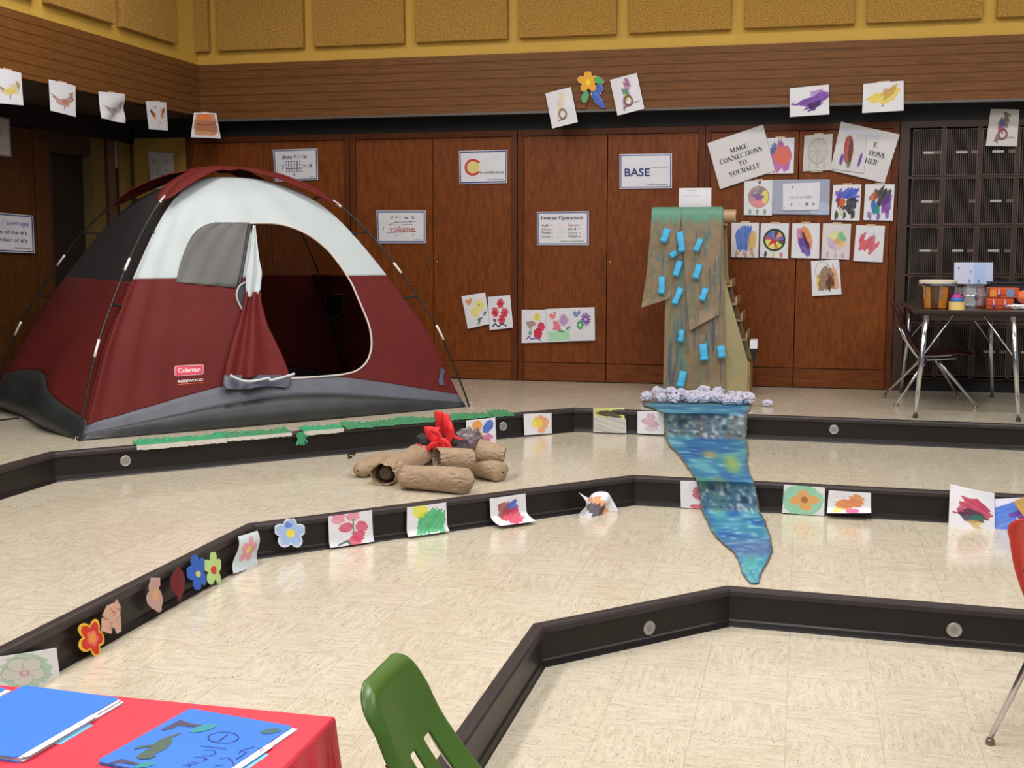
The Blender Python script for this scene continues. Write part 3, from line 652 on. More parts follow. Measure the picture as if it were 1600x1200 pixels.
c = Cv(seed=53)
for a, b_ in ((.55, .23), (.3, .48), (.7, .52), (.55, .72)): c.p(FL(a, b_, .16, 6, .8), (204, 40, 60), .95, 30, .03).p(E(a, b_, .05, .04), (160, 24, 44), .8)
sheet('flower_drawing', q, c.p(LN([(.15, .9), (.25, .82), (.4, .92), (.55, .84), (.72, .92)], .022), (50, 56, 60)).p(E(.25, .72, .08, .05, 30), (80, 60, 90), .8), 'sheet with four red roses overlapping the yellow flower sheet')
q = qB([(815, 484), (854, 484), (855, 535), (815, 536)], YD_)
c = Cv(seed=55).p(FL(.62, .22, .13, 8, .85), (226, 214, 70), .95).p(FL(.4, .46, .15, 7, .85), (150, 110, 100), .9, 30).p(FL(.78, .52, .15, 7, .85), (206, 60, 80), .95).p(FL(.65, .72, .18, 7, .85), (206, 40, 66), .95).p(E(.34, .7, .07), (90, 140, 110), .8).p(LN([(.2, .88), (.3, .8), (.4, .9), (.6, .84), (.75, .93)], .02), (110, 80, 150))
sheet('flower_drawing', q, c, 'sheet with red roses and one yellow flower, left of three touching sheets')
q = qB([(852, 483), (891, 481), (893, 533), (855, 535)], YD_ - .005)
sheet('flower_drawing', q, bfly(Cv(seed=57), .3, .2, (226, 90, 80)).p(lambda x, y: (x > .06) & (x < .95) & (y > .68) & (y < .97), (150, 216, 160), .9, 0, .01).p(FL(.72, .36, .2, 12, .6), (180, 140, 196), .9).p(FL(.42, .52, .17, 8, .75), (226, 90, 110), .9, 20).p(U(E(.6, .68, .16, .03, 10), E(.88, .6, .1, .045, -25)), (90, 140, 100), .9), 'sheet with red and lilac flowers over a green band, middle of three touching sheets')
q = qB([(889, 481), (929, 480), (930, 532), (893, 533)], YD_ - .010)
sheet('flower_drawing', q, bfly(Cv(seed=59), .3, .18, (70, 110, 180)).p(FL(.64, .36, .22, 12, .5), (130, 80, 170), .95).p(E(.64, .36, .05, .04), (210, 190, 220)).p(FL(.4, .52, .15, 7, .75), (80, 160, 110), .95).p(E(.4, .52, .05, .04), (220, 236, 220)), 'sheet with a purple daisy and a blue butterfly, right of three touching sheets')
# cluster of dream-catcher drawings right of the waterfall
qM = qB([(1105, 224), (1192.5, 194.5), (1211, 267), (1125, 296)], YD_ - .008)
o = sheet('text_poster', qM, Cv(80, 66, seed=61, bg=(222, 218, 218)), 'tilted white poster reading MAKE CONNECTIONS TO YOURSELF', 'poster', mat=LAM, bow=.001)
for i, (s_, wd) in enumerate((('MAKE', .31), ('CONNECTIONS', .76), ('TO', .15), ('YOURSELF', .56))): serif(o, qM, s_, .5, .31 + .155 * i, .098, wd, TXT)
q = qB([(1197, 216), (1241.5, 215), (1240, 271), (1196, 272)], YD_)
sheet('dreamcatcher_drawing', q, Cv(seed=63).p(U(E(.52, .5, .4, .34), P((.1, .6), (.86, .7), (.82, .93), (.6, .9), (.5, .95), (.1, .96))), (176, 80, 160), .9, 90, .06).p(E(.58, .5, .31, .26), (226, 116, 84), .95, 70, .04).p(E(.26, .3, .1, .16, 30), (50, 110, 150), .9, 60).p(R(.42, .06, .6, .2), (150, 80, 140), .8, 90), 'sheet with an orange and purple dream catcher, right of the tilted text poster', tapes=TP)
q = qB([(1257, 212), (1301, 209), (1299, 266), (1254, 268)], YD_)
c = Cv(seed=65, bg=(206, 202, 196)).p(RG(.5, .45, .34, .02, .34), (150, 152, 150), .7)
for k in range(8):
    t = k * math.pi / 4; c.p(LN([(.5, .45), (.5 + .33 * math.cos(t), .45 + .33 * math.sin(t))], .012), (160, 162, 160), .7)
for a in (.25, .5, .75): c.p(E(a, .86, .05, .09), (160, 166, 160), .6, 60)
sheet('dreamcatcher_drawing', q, c.p(E(.5, .45, .33, .33), (170, 172, 168), .35, 40), 'sheet with a faint grey pencil dream catcher, between purple drawing and tilted poster', tapes=TP + [(.5, 1.01, .2, .03)])
q2 = qB([(1314, 190), (1406, 210), (1382, 286.5), (1297, 266)], YD_ - .006)
o = sheet('text_poster', q2, Cv(80, 66, seed=67, bg=(222, 218, 218)).p(R(.04, .12, .7, .2), (200, 206, 232), .7), 'tilted white poster with text ending IONS and HER, partly covered by a feather drawing', 'poster', mat=LAM, bow=.001)
for s_, a, b_, wd in (('E', .66, .30, .065), ('TIONS', .72, .48, .29), ('HER', .67, .64, .22)): serif(o, q2, s_, a, b_, .10, wd, TXT)
q = qB([(1312, 206), (1354, 212), (1350, 271), (1300, 264)], YD_ - .011)
sheet('feather_drawing', q, Cv(seed=69, bg=(216, 212, 214)).p(E(.42, .42, .16, .38, -4), (150, 64, 50), .95, 80, .03).p(E(.5, .5, .07, .36, -4), (80, 40, 34), .7, 85).p(E(.3, .3, .05, .2), (190, 60, 60), .7).p(E(.48, .82, .06, .1), (90, 110, 80), .7).p(U(E(.24, .72, .055, .16, 4), E(.84, .66, .045, .2, 14)), (110, 76, 160), .95), 'sheet with one brown feather between two purple feathers, over the tilted poster', bow=.002)
def catcher(cv, cx, cy, r, secs, rim, rw=.03, feath=()):
    for i, col in enumerate(secs):
        a0, a1 = 2 * math.pi * i / len(secs), 2 * math.pi * (i + 1) / len(secs)
        cv.p(lambda x, y: (np.hypot((x - cx), (y - cy) * 1.2) < r) & (np.mod(np.arctan2((y - cy) * 1.2, x - cx), 2 * math.pi) >= a0) & (np.mod(np.arctan2((y - cy) * 1.2, x - cx), 2 * math.pi) < a1), col, .92, 40 + 30 * i, .02, .15)
    if rim: cv.p(lambda x, y: np.abs(np.hypot(x - cx, (y - cy) * 1.2) - r) < rw, rim)
    for x_, col in feath: cv.p(E(x_, cy + r / 1.2 + .13, .055, .08), col, .9, 70, .03)
    return cv
def row(pts, c, label, dy=0, tp=TP, nm='dreamcatcher_drawing'): return sheet(nm, qB(pts, YD_ - dy), c, label, tapes=tp, bow=.003)
row([(1163, 283), (1207, 281), (1206, 337), (1162, 336)], catcher(Cv(seed=71), .52, .47, .36, [(226, 214, 70), (220, 120, 130), (226, 110, 130), (190, 130, 120), (140, 120, 130), (150, 120, 130), (120, 110, 110), (228, 216, 60)], (190, 150, 130), .02, [(.22, (100, 150, 120)), (.48, (110, 160, 130)), (.75, (110, 150, 120))]).p(P((.5, .36), (.74, .46), (.6, .58), (.44, .56), (.3, .42)), (140, 100, 170), .9).p(E(.55, .06, .05), (90, 90, 170)), 'sheet with a grey, yellow and pink round dream catcher, left end of its row')
q = qB([(1207, 281), (1297, 280), (1296, 336), (1206, 335)], YD_)
sheet('card_mat', q, Cv(70, 50, seed=73, bg=(164, 170, 190)).p(E(.85, .85, .2, .2), (190, 206, 236), .6), 'grey blue card mat behind a small white card', 'card', mat=LAM, bow=.001)
q = qB([(1223, 287), (1282, 285), (1280, 328), (1223, 329)], YD_ - .006)
o = sheet('white_card', q, Cv(60, 44, seed=74).p(U(E(.26, .14, .025, .035), E(.24, .78, .03, .04), E(.66, .78, .045, .06), E(.84, .78, .03, .04), E(.04, .9, .02, .03)), (96, 96, 110), .9).p(lambda x, y: (np.abs(y - .53) < .045) & (np.abs(x - .5) < .32) & (np.sin(x * 190) > -.2), (166, 160, 170), .8), 'small white card with a faint grey line on the grey blue mat', 'card', mat=LAM, bow=.001)
row([(1302, 289), (1346, 288), (1343, 345), (1298, 344)], Cv(seed=75).p(P((.15, .25), (.5, .12), (.92, .15), (.9, .42), (.2, .42)), (60, 80, 190), .95, -40, .1).p(P((.12, .15), (.35, .1), (.3, .4), (.15, .5)), (110, 70, 170), .9, -50, .08).p(P((.5, .4), (.9, .38), (.86, .68), (.6, .82), (.46, .7)), (26, 24, 28), .95, 60, .08).p(P((.14, .4), (.46, .4), (.44, .74), (.2, .62)), (96, 44, 32), .95, -60, .05).p(E(.36, .5, .1, .12), (214, 100, 50), .95).p(U(E(.18, .84, .07, .12), E(.46, .86, .06, .1), E(.75, .82, .07, .14, 10)), (28, 34, 26), .95, 80, .05).p(E(.34, .8, .05, .08), (190, 214, 110), .9), 'sheet with a black and royal blue dream catcher with an orange patch')
row([(1352, 288), (1398, 288), (1395, 345), (1349, 344)], Cv(seed=77).p(P((.3, .2), (.55, .06), (.92, .14), (.85, .5), (.5, .6)), (40, 36, 42), .95, -60, .1).p(P((.14, .35), (.35, .15), (.5, .35), (.25, .55)), (176, 96, 60), .9, -70, .06).p(P((.6, .4), (.95, .26), (.9, .7), (.6, .85)), (116, 60, 156), .95, -70, .08).p(E(.36, .62, .14, .17), (36, 96, 170), .95, -80).p(E(.46, .72, .08, .12), (40, 150, 120), .9).p(U(E(.2, .86, .07, .12), E(.5, .88, .07, .1), E(.8, .84, .07, .14)), (110, 80, 160), .9, 80, .05), 'sheet with a black and purple dream catcher, right end of its row')
row([(1143, 348), (1186, 348), (1185, 403), (1142, 402)], Cv(seed=79).p(P((.14, .4), (.25, .18), (.45, .08), (.75, .1), (.7, .5), (.6, .8), (.22, .8)), (60, 100, 200), .95, 88, .06).p(E(.76, .52, .15, .3, 8), (224, 176, 90), .95, 80, .04).p(U(E(.2, .9, .07, .1), E(.5, .9, .07, .1), E(.75, .86, .07, .12)), (210, 140, 100), .95, 80), 'sheet with a blue and tan dream catcher, left end of the lower row')
row([(1189, 349), (1233, 349), (1231, 404), (1187, 402)], catcher(Cv(seed=81), .5, .48, .36, [(60, 40, 40), (218, 214, 70), (210, 110, 50), (222, 222, 80), (226, 222, 70), (220, 216, 70), (190, 60, 80), (60, 90, 170), (90, 80, 160), (40, 34, 40), (230, 150, 80), (96, 60, 150)], (36, 70, 50), .035, [(.2, (30, 34, 36)), (.48, (200, 210, 100)), (.76, (206, 70, 80))]).p(P((.5, .48), (.2, .4), (.4, .48), (.25, .68), (.48, .56), (.6, .7), (.55, .5), (.62, .36)), (204, 40, 60), .95), 'sheet with a green-rimmed multicoloured dream catcher wheel')
row([(1238, 349), (1281, 349), (1280, 404), (1236, 403)], Cv(seed=83).p(E(.52, .42, .2, .36, -20), (224, 124, 50), .9, 70, .05).p(E(.34, .42, .14, .28, -22), (190, 110, 150), .8, 70, .05).p(P((.2, .5), (.42, .34), (.66, .6), (.68, .92), (.52, .94), (.36, .8)), (84, 60, 160), .95, 65, .05).p(LN([(.4, .3), (.6, .66)], .05), (70, 40, 60), .7), 'sheet with an orange and violet slanted oval drawing')
row([(1286, 349), (1330, 350), (1327, 406), (1283, 404)], catcher(Cv(seed=85, bg=(222, 214, 218)), .52, .48, .34, [(236, 190, 120), (226, 190, 170), (200, 180, 210), (190, 160, 200), (196, 180, 214), (226, 226, 150), (220, 226, 140), (110, 190, 130), (100, 186, 124)], None, .0, [(.22, (176, 160, 180)), (.5, (180, 176, 180)), (.76, (166, 156, 166))]).p(P((.4, .46), (.55, .4), (.7, .56), (.6, .6), (.46, .56)), (236, 160, 80), .8), 'sheet with a pale pastel dream catcher in green, yellow and lilac')
row([(1338, 352), (1383, 353), (1379, 410), (1333, 408)], Cv(seed=87).p(P((.15, .3), (.3, .2), (.4, .35), (.56, .3), (.84, .45), (.8, .6), (.6, .74), (.3, .7), (.14, .55)), (206, 60, 76), .9, -60, .1).p(LN([(.5, .5), (.64, .22)], .015), (120, 110, 130), .7), 'sheet with a red scribble, right end of the lower row')
row([(1267, 408), (1311, 405), (1315, 460), (1269, 463)], Cv(seed=89).p(P((.74, .1), (.9, .4), (.95, .85), (.75, .86)), (216, 140, 90), .8, 85).p(P((.16, .45), (.26, .4), (.3, .8), (.16, .75)), (226, 200, 80), .9, 85).p(P((.38, .24), (.5, .12), (.64, .2), (.8, .4), (.8, .8), (.6, .82), (.2, .86), (.28, .4)), (136, 100, 72), .95, -50, .06).p(E(.62, .62, .14, .2), (92, 46, 34), .9, 80).p(RG(.4, .3, .26, .01), (170, 140, 120), .6), 'sheet with a brown scribbled figure, alone below the rows of drawings', tp=())
# ------------------------------------------------------------------ drawings and cut-outs along the risers
def rsr(k, seg, d=.022):
    a, b = np.array(TL_[k][seg]), np.array(TL_[k][seg + 1]); t = (b - a) / np.linalg.norm(b - a); n = np.array([-t[1], t[0], 0.])
    return np.array([a[0], a[1], 0]) + n * d, n
def qR(pts, k, seg, d=.022): p, n = rsr(k, seg, d); return [PL(x, y, p, n) for x, y in pts]
def kick(amt, start=.75):
    def f(Pq, u, v, n):
        k = np.clip((v - start) / (1 - start), 0, 1); r = Pq + n * (amt * k ** 2)[..., None]; r[..., 2] += (.25 * amt * k ** 2); return r
    return f
T = dict(thick=.001)
sheet('flower_drawing', qR([(728, 657), (774, 652), (775, 687), (729, 692)], 3, 1), Cv(seed=101).p(U(E(.36, .3, .17, .24), E(.38, .72, .15, .24)), (232, 140, 40), .95, 80, .04).p(E(.74, .36, .17, .3, 25), (50, 90, 190), .95, -50, .05).p(E(.68, .82, .2, .16), (190, 90, 140), .9, 70), 'sheet with orange and blue blots against the top riser behind the campfire')
sheet('flower_drawing', qR([(818, 647), (862, 645), (862, 677), (819, 680)], 3, 1), Cv(seed=103).p(U(E(.66, .45, .22, .3), E(.55, .25, .2, .16), E(.6, .8, .14, .14)), (232, 150, 90), .9, 60, .05).p(E(.46, .46, .2, .24), (236, 214, 80), .95, 70, .04), 'sheet with a yellow and orange flower against the top riser')
c = Cv(seed=105).p(R(0, 0, 1, 1), (190, 190, 70), .9, 20).p(U(E(.4, .5, .3, .3), E(.7, .6, .2, .4)), (40, 36, 30), .95, 10)
def fold(Pq, u, v, n):
    return Pq
pq, pn = rsr(3, 0, .024)
qt = [G(927, 637.5, Z3 + .012), G(975, 637.5, Z3 + .012), PL(976, 655, pq, pn), PL(927, 652, pq, pn)]
sheet('folded_painting', qt, c, 'yellow and black painting folded over the top riser edge', 'painting')
sheet('plain_sheet', qR([(927, 650), (978, 654), (979, 677), (927, 675)], 3, 0, .03), Cv(seed=107, bg=(206, 204, 196)).p(R(0, 0, 1, 1), (120, 120, 116), .5, 30, .05, .7), 'grey speckled sheet hanging below the yellow and black painting', 'drawing')
sheet('flower_drawing', qR([(996, 643), (1040, 642), (1038, 679), (996, 677)], 3, 0), Cv(seed=109).p(U(E(.5, .3, .16, .2), E(.36, .45, .2, .16), E(.6, .6, .2, .16)), (190, 130, 150), .7, 70, .06).p(E(.5, .75, .25, .14), (200, 170, 190), .5), 'sheet with a faded pink flower beside the painted river')
# middle riser, from the front round to the right
q = qR([(-8, 1027), (88, 1012), (95, 1075), (0, 1088)], 2, 2, .03)
c = Cv(seed=111, bg=(226, 226, 228)).p(E(.42, .45, .42, .44), (150, 190, 160), .8, 20, .06)
for a in range(5): c.p(E(.4 + .2 * math.cos(a * 1.257 + .5), .45 + .2 * math.sin(a * 1.257 + .5), .16), (206, 206, 196), .95).p(RG(.4 + .2 * math.cos(a * 1.257 + .5), .45 + .2 * math.sin(a * 1.257 + .5), .16, .008), (150, 160, 150), .8)
sheet('flower_drawing', q, c.p(E(.4, .5, .11, .12), (206, 190, 194)).p(RG(.4, .5, .06, .01), (180, 120, 140)), 'white sheet with a pale grey green flower, on the riser above the red table')
def cut(name, x0, y0, x1, y1, k, seg, cv, mask, label, lean=.0, d=.03):
    p, n = rsr(k, seg, d); q = [PL(x, y, p, n) for x, y in ((x0, y0), (x1, y0), (x1, y1), (x0, y1))]
    return sheet(name, q, cv, label, 'paper cut-out', mask=mask, bow=.008)
def blob(cv): return cv
f = FL(.5, .5, .52, 5, .62, 70); g = FL(.5, .5, .44, 5, .6, 70)
cut('paper_flower', 119, 967, 162, 1026, 2, 2, Cv(70, 90, seed=113, bg=(236, 190, 60)).p(g, (200, 40, 36), .97, 40, .02, .03).p(FL(.5, .5, .22, 5, .75, 70), (230, 110, 100)).p(E(.5, .5, .12), (236, 150, 60)), f, 'red cut-out flower with a yellow edge on the middle riser')
f = U(P((.5, .45), (.75, .02), (1, .2), (.95, .5)), P((.3, .2), (.7, .1), (.6, .6), (.1, .5)), E(.55, .5, .25, .3), P((.1, .55), (.6, .5), (.4, .98), (.02, .9)), P((.5, .55), (.98, .5), (.95, .9), (.65, .98)))
c = Cv(70, 90, seed=115, bg=(214, 170, 150))
for i in range(46): c.p(E(rng.random(), rng.random(), .025), (150, 84, 80), .9)
cut('paper_butterfly', 154, 935, 188, 991, 2, 2, c, f, 'tan cut-out butterfly with dark dots, beside the red flower')
f = U(E(.5, .62, .42, .32), E(.45, .3, .26, .25), R(.28, .02, .78, .25), E(.6, .9, .2, .1))
cut('paper_bud', 225, 902, 254, 956, 2, 2, Cv(60, 90, seed=117, bg=(206, 176, 166)).p(f, (180, 140, 134), .7, 80, .05).p(E(.5, .5, .16), (222, 160, 110), .9), f, 'pale tan cut-out bud shape on the middle riser')
f = U(E(.5, .45, .4, .34, -15), P((.3, .3), (.5, 0), (.7, .3)), P((.25, .6), (.8, .6), (.45, 1)))
cut('paper_leaf', 262, 883, 290, 942, 2, 2, Cv(60, 90, seed=119, bg=(130, 40, 44)).p(f, (96, 28, 34), .7, 70, .05), f, 'dark red cut-out leaf left of the blue paper flower')
f = FL(.5, .5, .55, 5, .6, 40)
cut('paper_flower', 291, 867, 321, 921, 2, 2, Cv(60, 90, seed=121, bg=(70, 120, 210)).p(f, (40, 80, 180), .6, 60, .05).p(E(.5, .55, .13, .09), (206, 206, 110)), f, 'bright blue cut-out flower, left of the pale green one')
f = FL(.5, .5, .55, 5, .55, 20)
cut('paper_flower', 317, 863, 345, 914, 2, 2, Cv(60, 90, seed=123, bg=(190, 220, 140)).p(E(.48, .54, .16, .13), (206, 60, 60)), f, 'pale green cut-out flower with a red centre')
def wav(Pq, u, v, n): return Pq + n * (.016 * np.sin(5 * v + .6) + .022 * v)[..., None]
sheet('flower_drawing', qR([(369, 838), (399, 829), (400, 882), (360, 896)], 2, 2, .03), Cv(seed=125, bg=(206, 220, 222)).p(FL(.5, .45, .38, 5, .6, 10), (230, 140, 160), .95, 40, .02).p(E(.5, .45, .1), (240, 216, 90)), 'curled sheet with a pink flower at the bend of the middle riser', curl=wav)
f = FL(.5, .5, .55, 5, .68, 18); g = FL(.5, .5, .48, 5, .66, 18)
cut('paper_flower', 429, 810, 476, 855, 2, 1, Cv(90, 90, seed=127, bg=(222, 228, 244)).p(g, (150, 180, 232), .95, 60, .02).p(E(.4, .2, .12, .1), (70, 110, 210), .8, 40).p(E(.5, .5, .14), (236, 220, 80)), f, 'pale blue cut-out flower with a yellow centre on the middle riser')
c = Cv(seed=129)
for a, b_ in ((.38, .42), (.74, .46), (.56, .1), (.22, .12), (.66, .74), (.55, .9)): c.p(E(a, b_, .16, .16), (206, 70, 100) if b_ > .2 else (226, 130, 150), .95, 30, .04)
sheet('flower_drawing', qR([(513, 807), (581, 797), (583, 846), (514, 856)], 2, 1), c.p(LN([(.55, .2), (.55, .6)], .02), (90, 140, 110)).p(LN([(.2, .95), (.4, .85), (.44, .95)], .03), (80, 120, 100)), 'sheet with red roses against the middle riser', curl=kick(.01))
sheet('flower_drawing', qR([(636, 793), (697, 785), (699, 830), (635, 839)], 2, 1), Cv(seed=131).p(P((.3, .25), (.7, .1), (.95, .3), (.95, .95), (.2, .98), (.3, .6)), (60, 170, 100), .95, -60, .12).p(E(.32, .18, .19, .22), (226, 220, 60), .95, 40, .05), 'sheet with yellow and green strokes against the middle riser', curl=kick(.02))
sheet('flower_drawing', qR([(765, 779), (821, 771), (823, 815), (767, 823)], 2, 1), Cv(seed=133).p(P((.2, .25), (.5, .2), (.5, .7), (.2, .75)), (140, 70, 60), .95, -60, .08).p(P((.45, .3), (.7, .12), (.8, .4), (.5, .6)), (60, 80, 180), .95, -40, .06).p(P((.4, .5), (.8, .4), (.85, .85), (.5, .98), (.2, .8)), (200, 60, 84), .95, -50, .08), 'sheet with red, brown and blue scribbles curling onto the floor, left of the crumpled sheet', curl=kick(.09, .6))
def crum(Pq, u, v, n): 
    r = Pq + n * (.04 + .06 * v ** 2 + .05 * np.abs(u - .5) * np.sin(4 * v) * 2 + .02 * np.sin(9 * u + 6 * v))[..., None]; r[..., 2] -= .02 * np.sin(6 * u) * (1 - v); return r
sheet('crumpled_drawing', qR([(898, 768), (944, 772), (950, 803), (896, 806)], 2, 1, .03), Cv(seed=135).p(P((.3, .1), (.6, .2), (.9, .8), (.6, .9), (.4, .5)), (226, 140, 80), .9, -40, .08).p(P((.1, .4), (.4, .3), (.7, .6), (.6, .95), (.25, .9)), (60, 54, 64), .95, -50, .1), 'crumpled sheet with black and orange strokes leaning on the middle riser', curl=crum)
sheet('flower_drawing', qR([(1063, 751), (1098, 752), (1096, 795), (1064, 793)], 2, 0), Cv(seed=137).p(U(E(.85, .45, .3, .22), E(.8, .92, .35, .1)), (196, 80, 104), .95, 40, .06), 'sheet with a pink red flower, left of the river on the middle riser')
sheet('flower_drawing', qR([(1225, 757), (1289, 762), (1288, 806), (1222, 801)], 2, 0), Cv(seed=139).p(E(.46, .5, .5, .55), (120, 196, 150), .85, -60, .06).p(FL(.52, .5, .36, 4, .55, 10), (238, 160, 90), .98, 30, .02).p(E(.52, .48, .09, .11), (170, 110, 70)), 'sheet with an orange flower on green, right of the river')
sheet('flower_drawing', qR([(1295, 766), (1361, 770), (1361, 802), (1292, 802)], 2, 0), Cv(seed=141).p(U(E(.66, .42, .18, .3), E(.4, .6, .22, .24)), (216, 124, 60), .95, 30, .06).p(E(.24, .86, .12, .12), (214, 214, 120), .9).p(E(.58, .9, .16, .12), (216, 100, 140), .9).p(RG(.26, .2, .12, .01, .08), (190, 180, 190), .8), 'sheet with orange blots and a curled corner, right of the green one', curl=kick(.06, .7))
def lean(Pq, u, v, n): return Pq + n * (.02 + .05 * v + .02 * np.sin(3 * u))[..., None]
sheet('flower_drawing', qR([(1484, 755), (1553, 769), (1552, 826), (1480, 822)], 2, 0, .03), Cv(seed=143).p(P((.3, .2), (.6, .2), (.92, .5), (.85, .7), (.5, .6), (.1, .65), (.14, .45)), (176, 40, 70), .95, 25, .08).p(P((.2, .6), (.4, .45), (.7, .55), (.84, .7), (.6, .8), (.3, .75)), (44, 40, 60), .9, 25, .08).p(E(.62, .66, .14, .07), (50, 120, 90), .8).p(E(.58, .82, .16, .09), (200, 170, 90), .95, 20), 'tall sheet with a dark red scribble standing against the middle riser', curl=lean)
sheet('painting', qR([(1540, 779), (1660, 770), (1662, 840), (1536, 828)], 2, 0, .02), Cv(110, 70, seed=145, bg=(222, 222, 238)).p(P((.1, .25), (.45, .02), (.5, .3), (.36, .6), (.34, .95), (.14, .98), (.02, .6)), (56, 104, 210), .95, -40, .08).p(P((.3, .4), (.5, .25), (.75, .4), (.6, .85), (.45, .7)), (120, 60, 170), .95, -40, .06).p(E(.5, .9, .16, .14), (220, 130, 210), .9), 'blue and purple painting beside the red chair, behind the dark red scribble', 'painting', curl=lean)
pp, pn = rsr(2, 0, .11)
tag(obj('tan_card', MB().prism([PL(x, y, pp, pn) for x, y in ((1583, 784), (1640, 760), (1660, 800), (1612, 824))], (0, .004, 0)), M('tan_card', (206, 166, 96), .7), loc=PL(1600, 790, pp, pn)), 'tan card corner lying over the blue and purple painting', 'card')
# ------------------------------------------------------------------ the dome tent
RED = M('tent_red_nylon', (98, 35, 33), .55, var=.06, scale=7, spec=.12, bump=.30, bscale=7)
REDD = M('tent_red_flap', (106, 38, 36), .55, var=.08, scale=9, spec=.12, bump=.15, bscale=12)
PALE = M('tent_pale_grey_nylon', (180, 189, 191), .5, var=.03, scale=6, bump=.10, bscale=8)
SKIRT = M('tent_tub_grey', (50, 52, 53), .42, var=.2, scale=6, bump=.5, bscale=7)
SKIRT2 = M('tent_bluish_grey', (92, 94, 104), .5, var=.12, scale=7, bump=.3, bscale=10)
WIN = M('tent_window_cover', (92, 92, 89), .6, var=.12, scale=5, bump=.2, bscale=6)
PIPE = M('pale_piping', (206, 196, 186), .6)
POLE = M('black_pole', (30, 27, 26), .35)
FERR = M('pole_ferrule', (222, 220, 214), .35, .2)
def mesh_mat():
    t = NT('tent_black_mesh'); t.b.inputs['Base Color'].default_value = rgba((34, 31, 36)); t.b.inputs['Roughness'].default_value = .7
    tr = t.n('ShaderNodeBsdfTransparent'); mx = t.n('ShaderNodeMixShader'); mx.inputs[0].default_value = .90
    t.l(tr.outputs[0], mx.inputs[1]); t.l(t.b.outputs[0], mx.inputs[2]); t.l(mx.outputs[0], t.out.inputs[0]); return t.m
MESH = mesh_mat()
def mesh_mat2():
    t = NT('tent_roof_mesh'); t.b.inputs['Base Color'].default_value = rgba((44, 38, 32)); t.b.inputs['Roughness'].default_value = .7
    tr = t.n('ShaderNodeBsdfTransparent'); mx = t.n('ShaderNodeMixShader'); mx.inputs[0].default_value = .58
    t.l(tr.outputs[0], mx.inputs[1]); t.l(t.b.outputs[0], mx.inputs[2]); t.l(mx.outputs[0], t.out.inputs[0]); return t.m
MESH2 = mesh_mat2()
F1, F2 = G(122, 690, Z3), G(733, 636, Z3)
fe = F2 - F1; fe /= np.linalg.norm(fe); fd = np.array([-fe[1], fe[0], 0]); DEP = 1.86 * S
B1, B2 = F1 + fd * 2.10 * S, F2 + fd * 1.72 * S
TC = (F1 + F2 + B1 + B2) / 4
tent = thing('dome_tent', TC, 'red and grey dome tent with its door unzipped, standing on the top tier', 'tent')
_r = np.array([1, .975, .885, .79, .69, .585, .475, .36, .22, .10, 0]); _z = np.array([0, .12, .475, .72, .94, 1.14, 1.30, 1.41, 1.49, 1.528, 1.538]) * S
_t = np.linspace(0, 1, len(_r))
def sm(xs, t):
    t = np.clip(np.asarray(t, float), 0, 1) * (len(xs) - 1); i = np.clip(t.astype(int), 0, len(xs) - 2); f = t - i
    p0 = xs[np.maximum(i - 1, 0)]; p1 = xs[i]; p2 = xs[i + 1]; p3 = xs[np.minimum(i + 2, len(xs) - 1)]
    return .5 * (2 * p1 + (p2 - p0) * f + (2 * p0 - 5 * p1 + 4 * p2 - p3) * f ** 2 + (3 * p1 - p0 - 3 * p2 + p3) * f ** 3)
def pole_pt(c, t):
    r, z = sm(_r, t), sm(_z, t); return TC + (c - TC) * np.asarray(r)[..., None] + np.array([0, 0, 1.]) * np.asarray(z)[..., None]
def seam_pt(c, t):
    t = np.asarray(t, float); r = sm(_r, t) - .012 - .058 * np.sin(np.pi * np.clip(t * 1.15, 0, 1)); z = sm(_z, t) * (1 - .035 * np.clip(t * 1.6 - .6, 0, 1))
    z = np.maximum(z, 0)
    return TC + (c - TC) * np.maximum(r, 0)[..., None] + np.array([0, 0, 1.]) * z[..., None]
tz = lambda z: float(np.interp(z * S, _z, _t))      # profile parameter of a height (in 1.5 m-eye units)
class Panel:
    def __init__(s, a, b, bulge, n): s.a, s.b, s.bu, s.n = a, b, bulge, n
    def __call__(s, u, t):
        u = np.asarray(u, float); t = np.asarray(t, float); A = seam_pt(s.a, t); Bq = seam_pt(s.b, t)
        k = s.bu(u, t)
        return A * (1 - u)[..., None] + Bq * u[..., None] + s.n * k[..., None]
    def hit(s, x, y, u=.5, t=.4):
        d = ray(x, y)
        for _ in range(40):
            def res(u, t):
                p = s(np.array(u), np.array(t)) - CAM; p = p - d * (p @ d) / (d @ d); return np.array([p @ _rt, p @ _up])
            r0 = res(u, t); e = 1e-4; J = np.stack([(res(u + e, t) - r0) / e, (res(u, t + e) - r0) / e], 1)
            try: st = np.linalg.solve(J, r0)
            except Exception: break
            st = np.clip(st, -.15, .15); u -= st[0]; t -= st[1]
            if np.abs(st).max() < 1e-6: break
        return u, t
T_SK, T_RED = .11, tz(.855)
fold = lambda u, t: (.018 * np.exp(-u * 7)) * np.sin(60 * u ** .8 + 4 * t) * np.clip(t * 5, 0, 1) * np.clip(1.1 - 1.6 * t, 0, 1)
front = Panel(F1, F2, lambda u, t: np.sin(np.pi * u) * (.05 * np.exp(-((t - .07) / .07) ** 2) + .035 * np.sin(np.pi * t)) + fold(u, t) + .005 * np.sin(23 * u + 9 * t) * np.sin(np.pi * u) * np.sin(np.pi * t), -fd)
left = Panel(B1, F1, lambda u, t: np.sin(np.pi * u) * (.17 * np.exp(-((t - .1) / .10) ** 2) * (1 + .5 * np.sin(9 * u)) + .03 * np.sin(np.pi * t)) + .008 * np.sin(13 * u + 11 * t) * np.sin(np.pi * u), -fe)
back = Panel(B2, B1, lambda u, t: .03 * np.sin(np.pi * u) * np.sin(np.pi * t), fd)
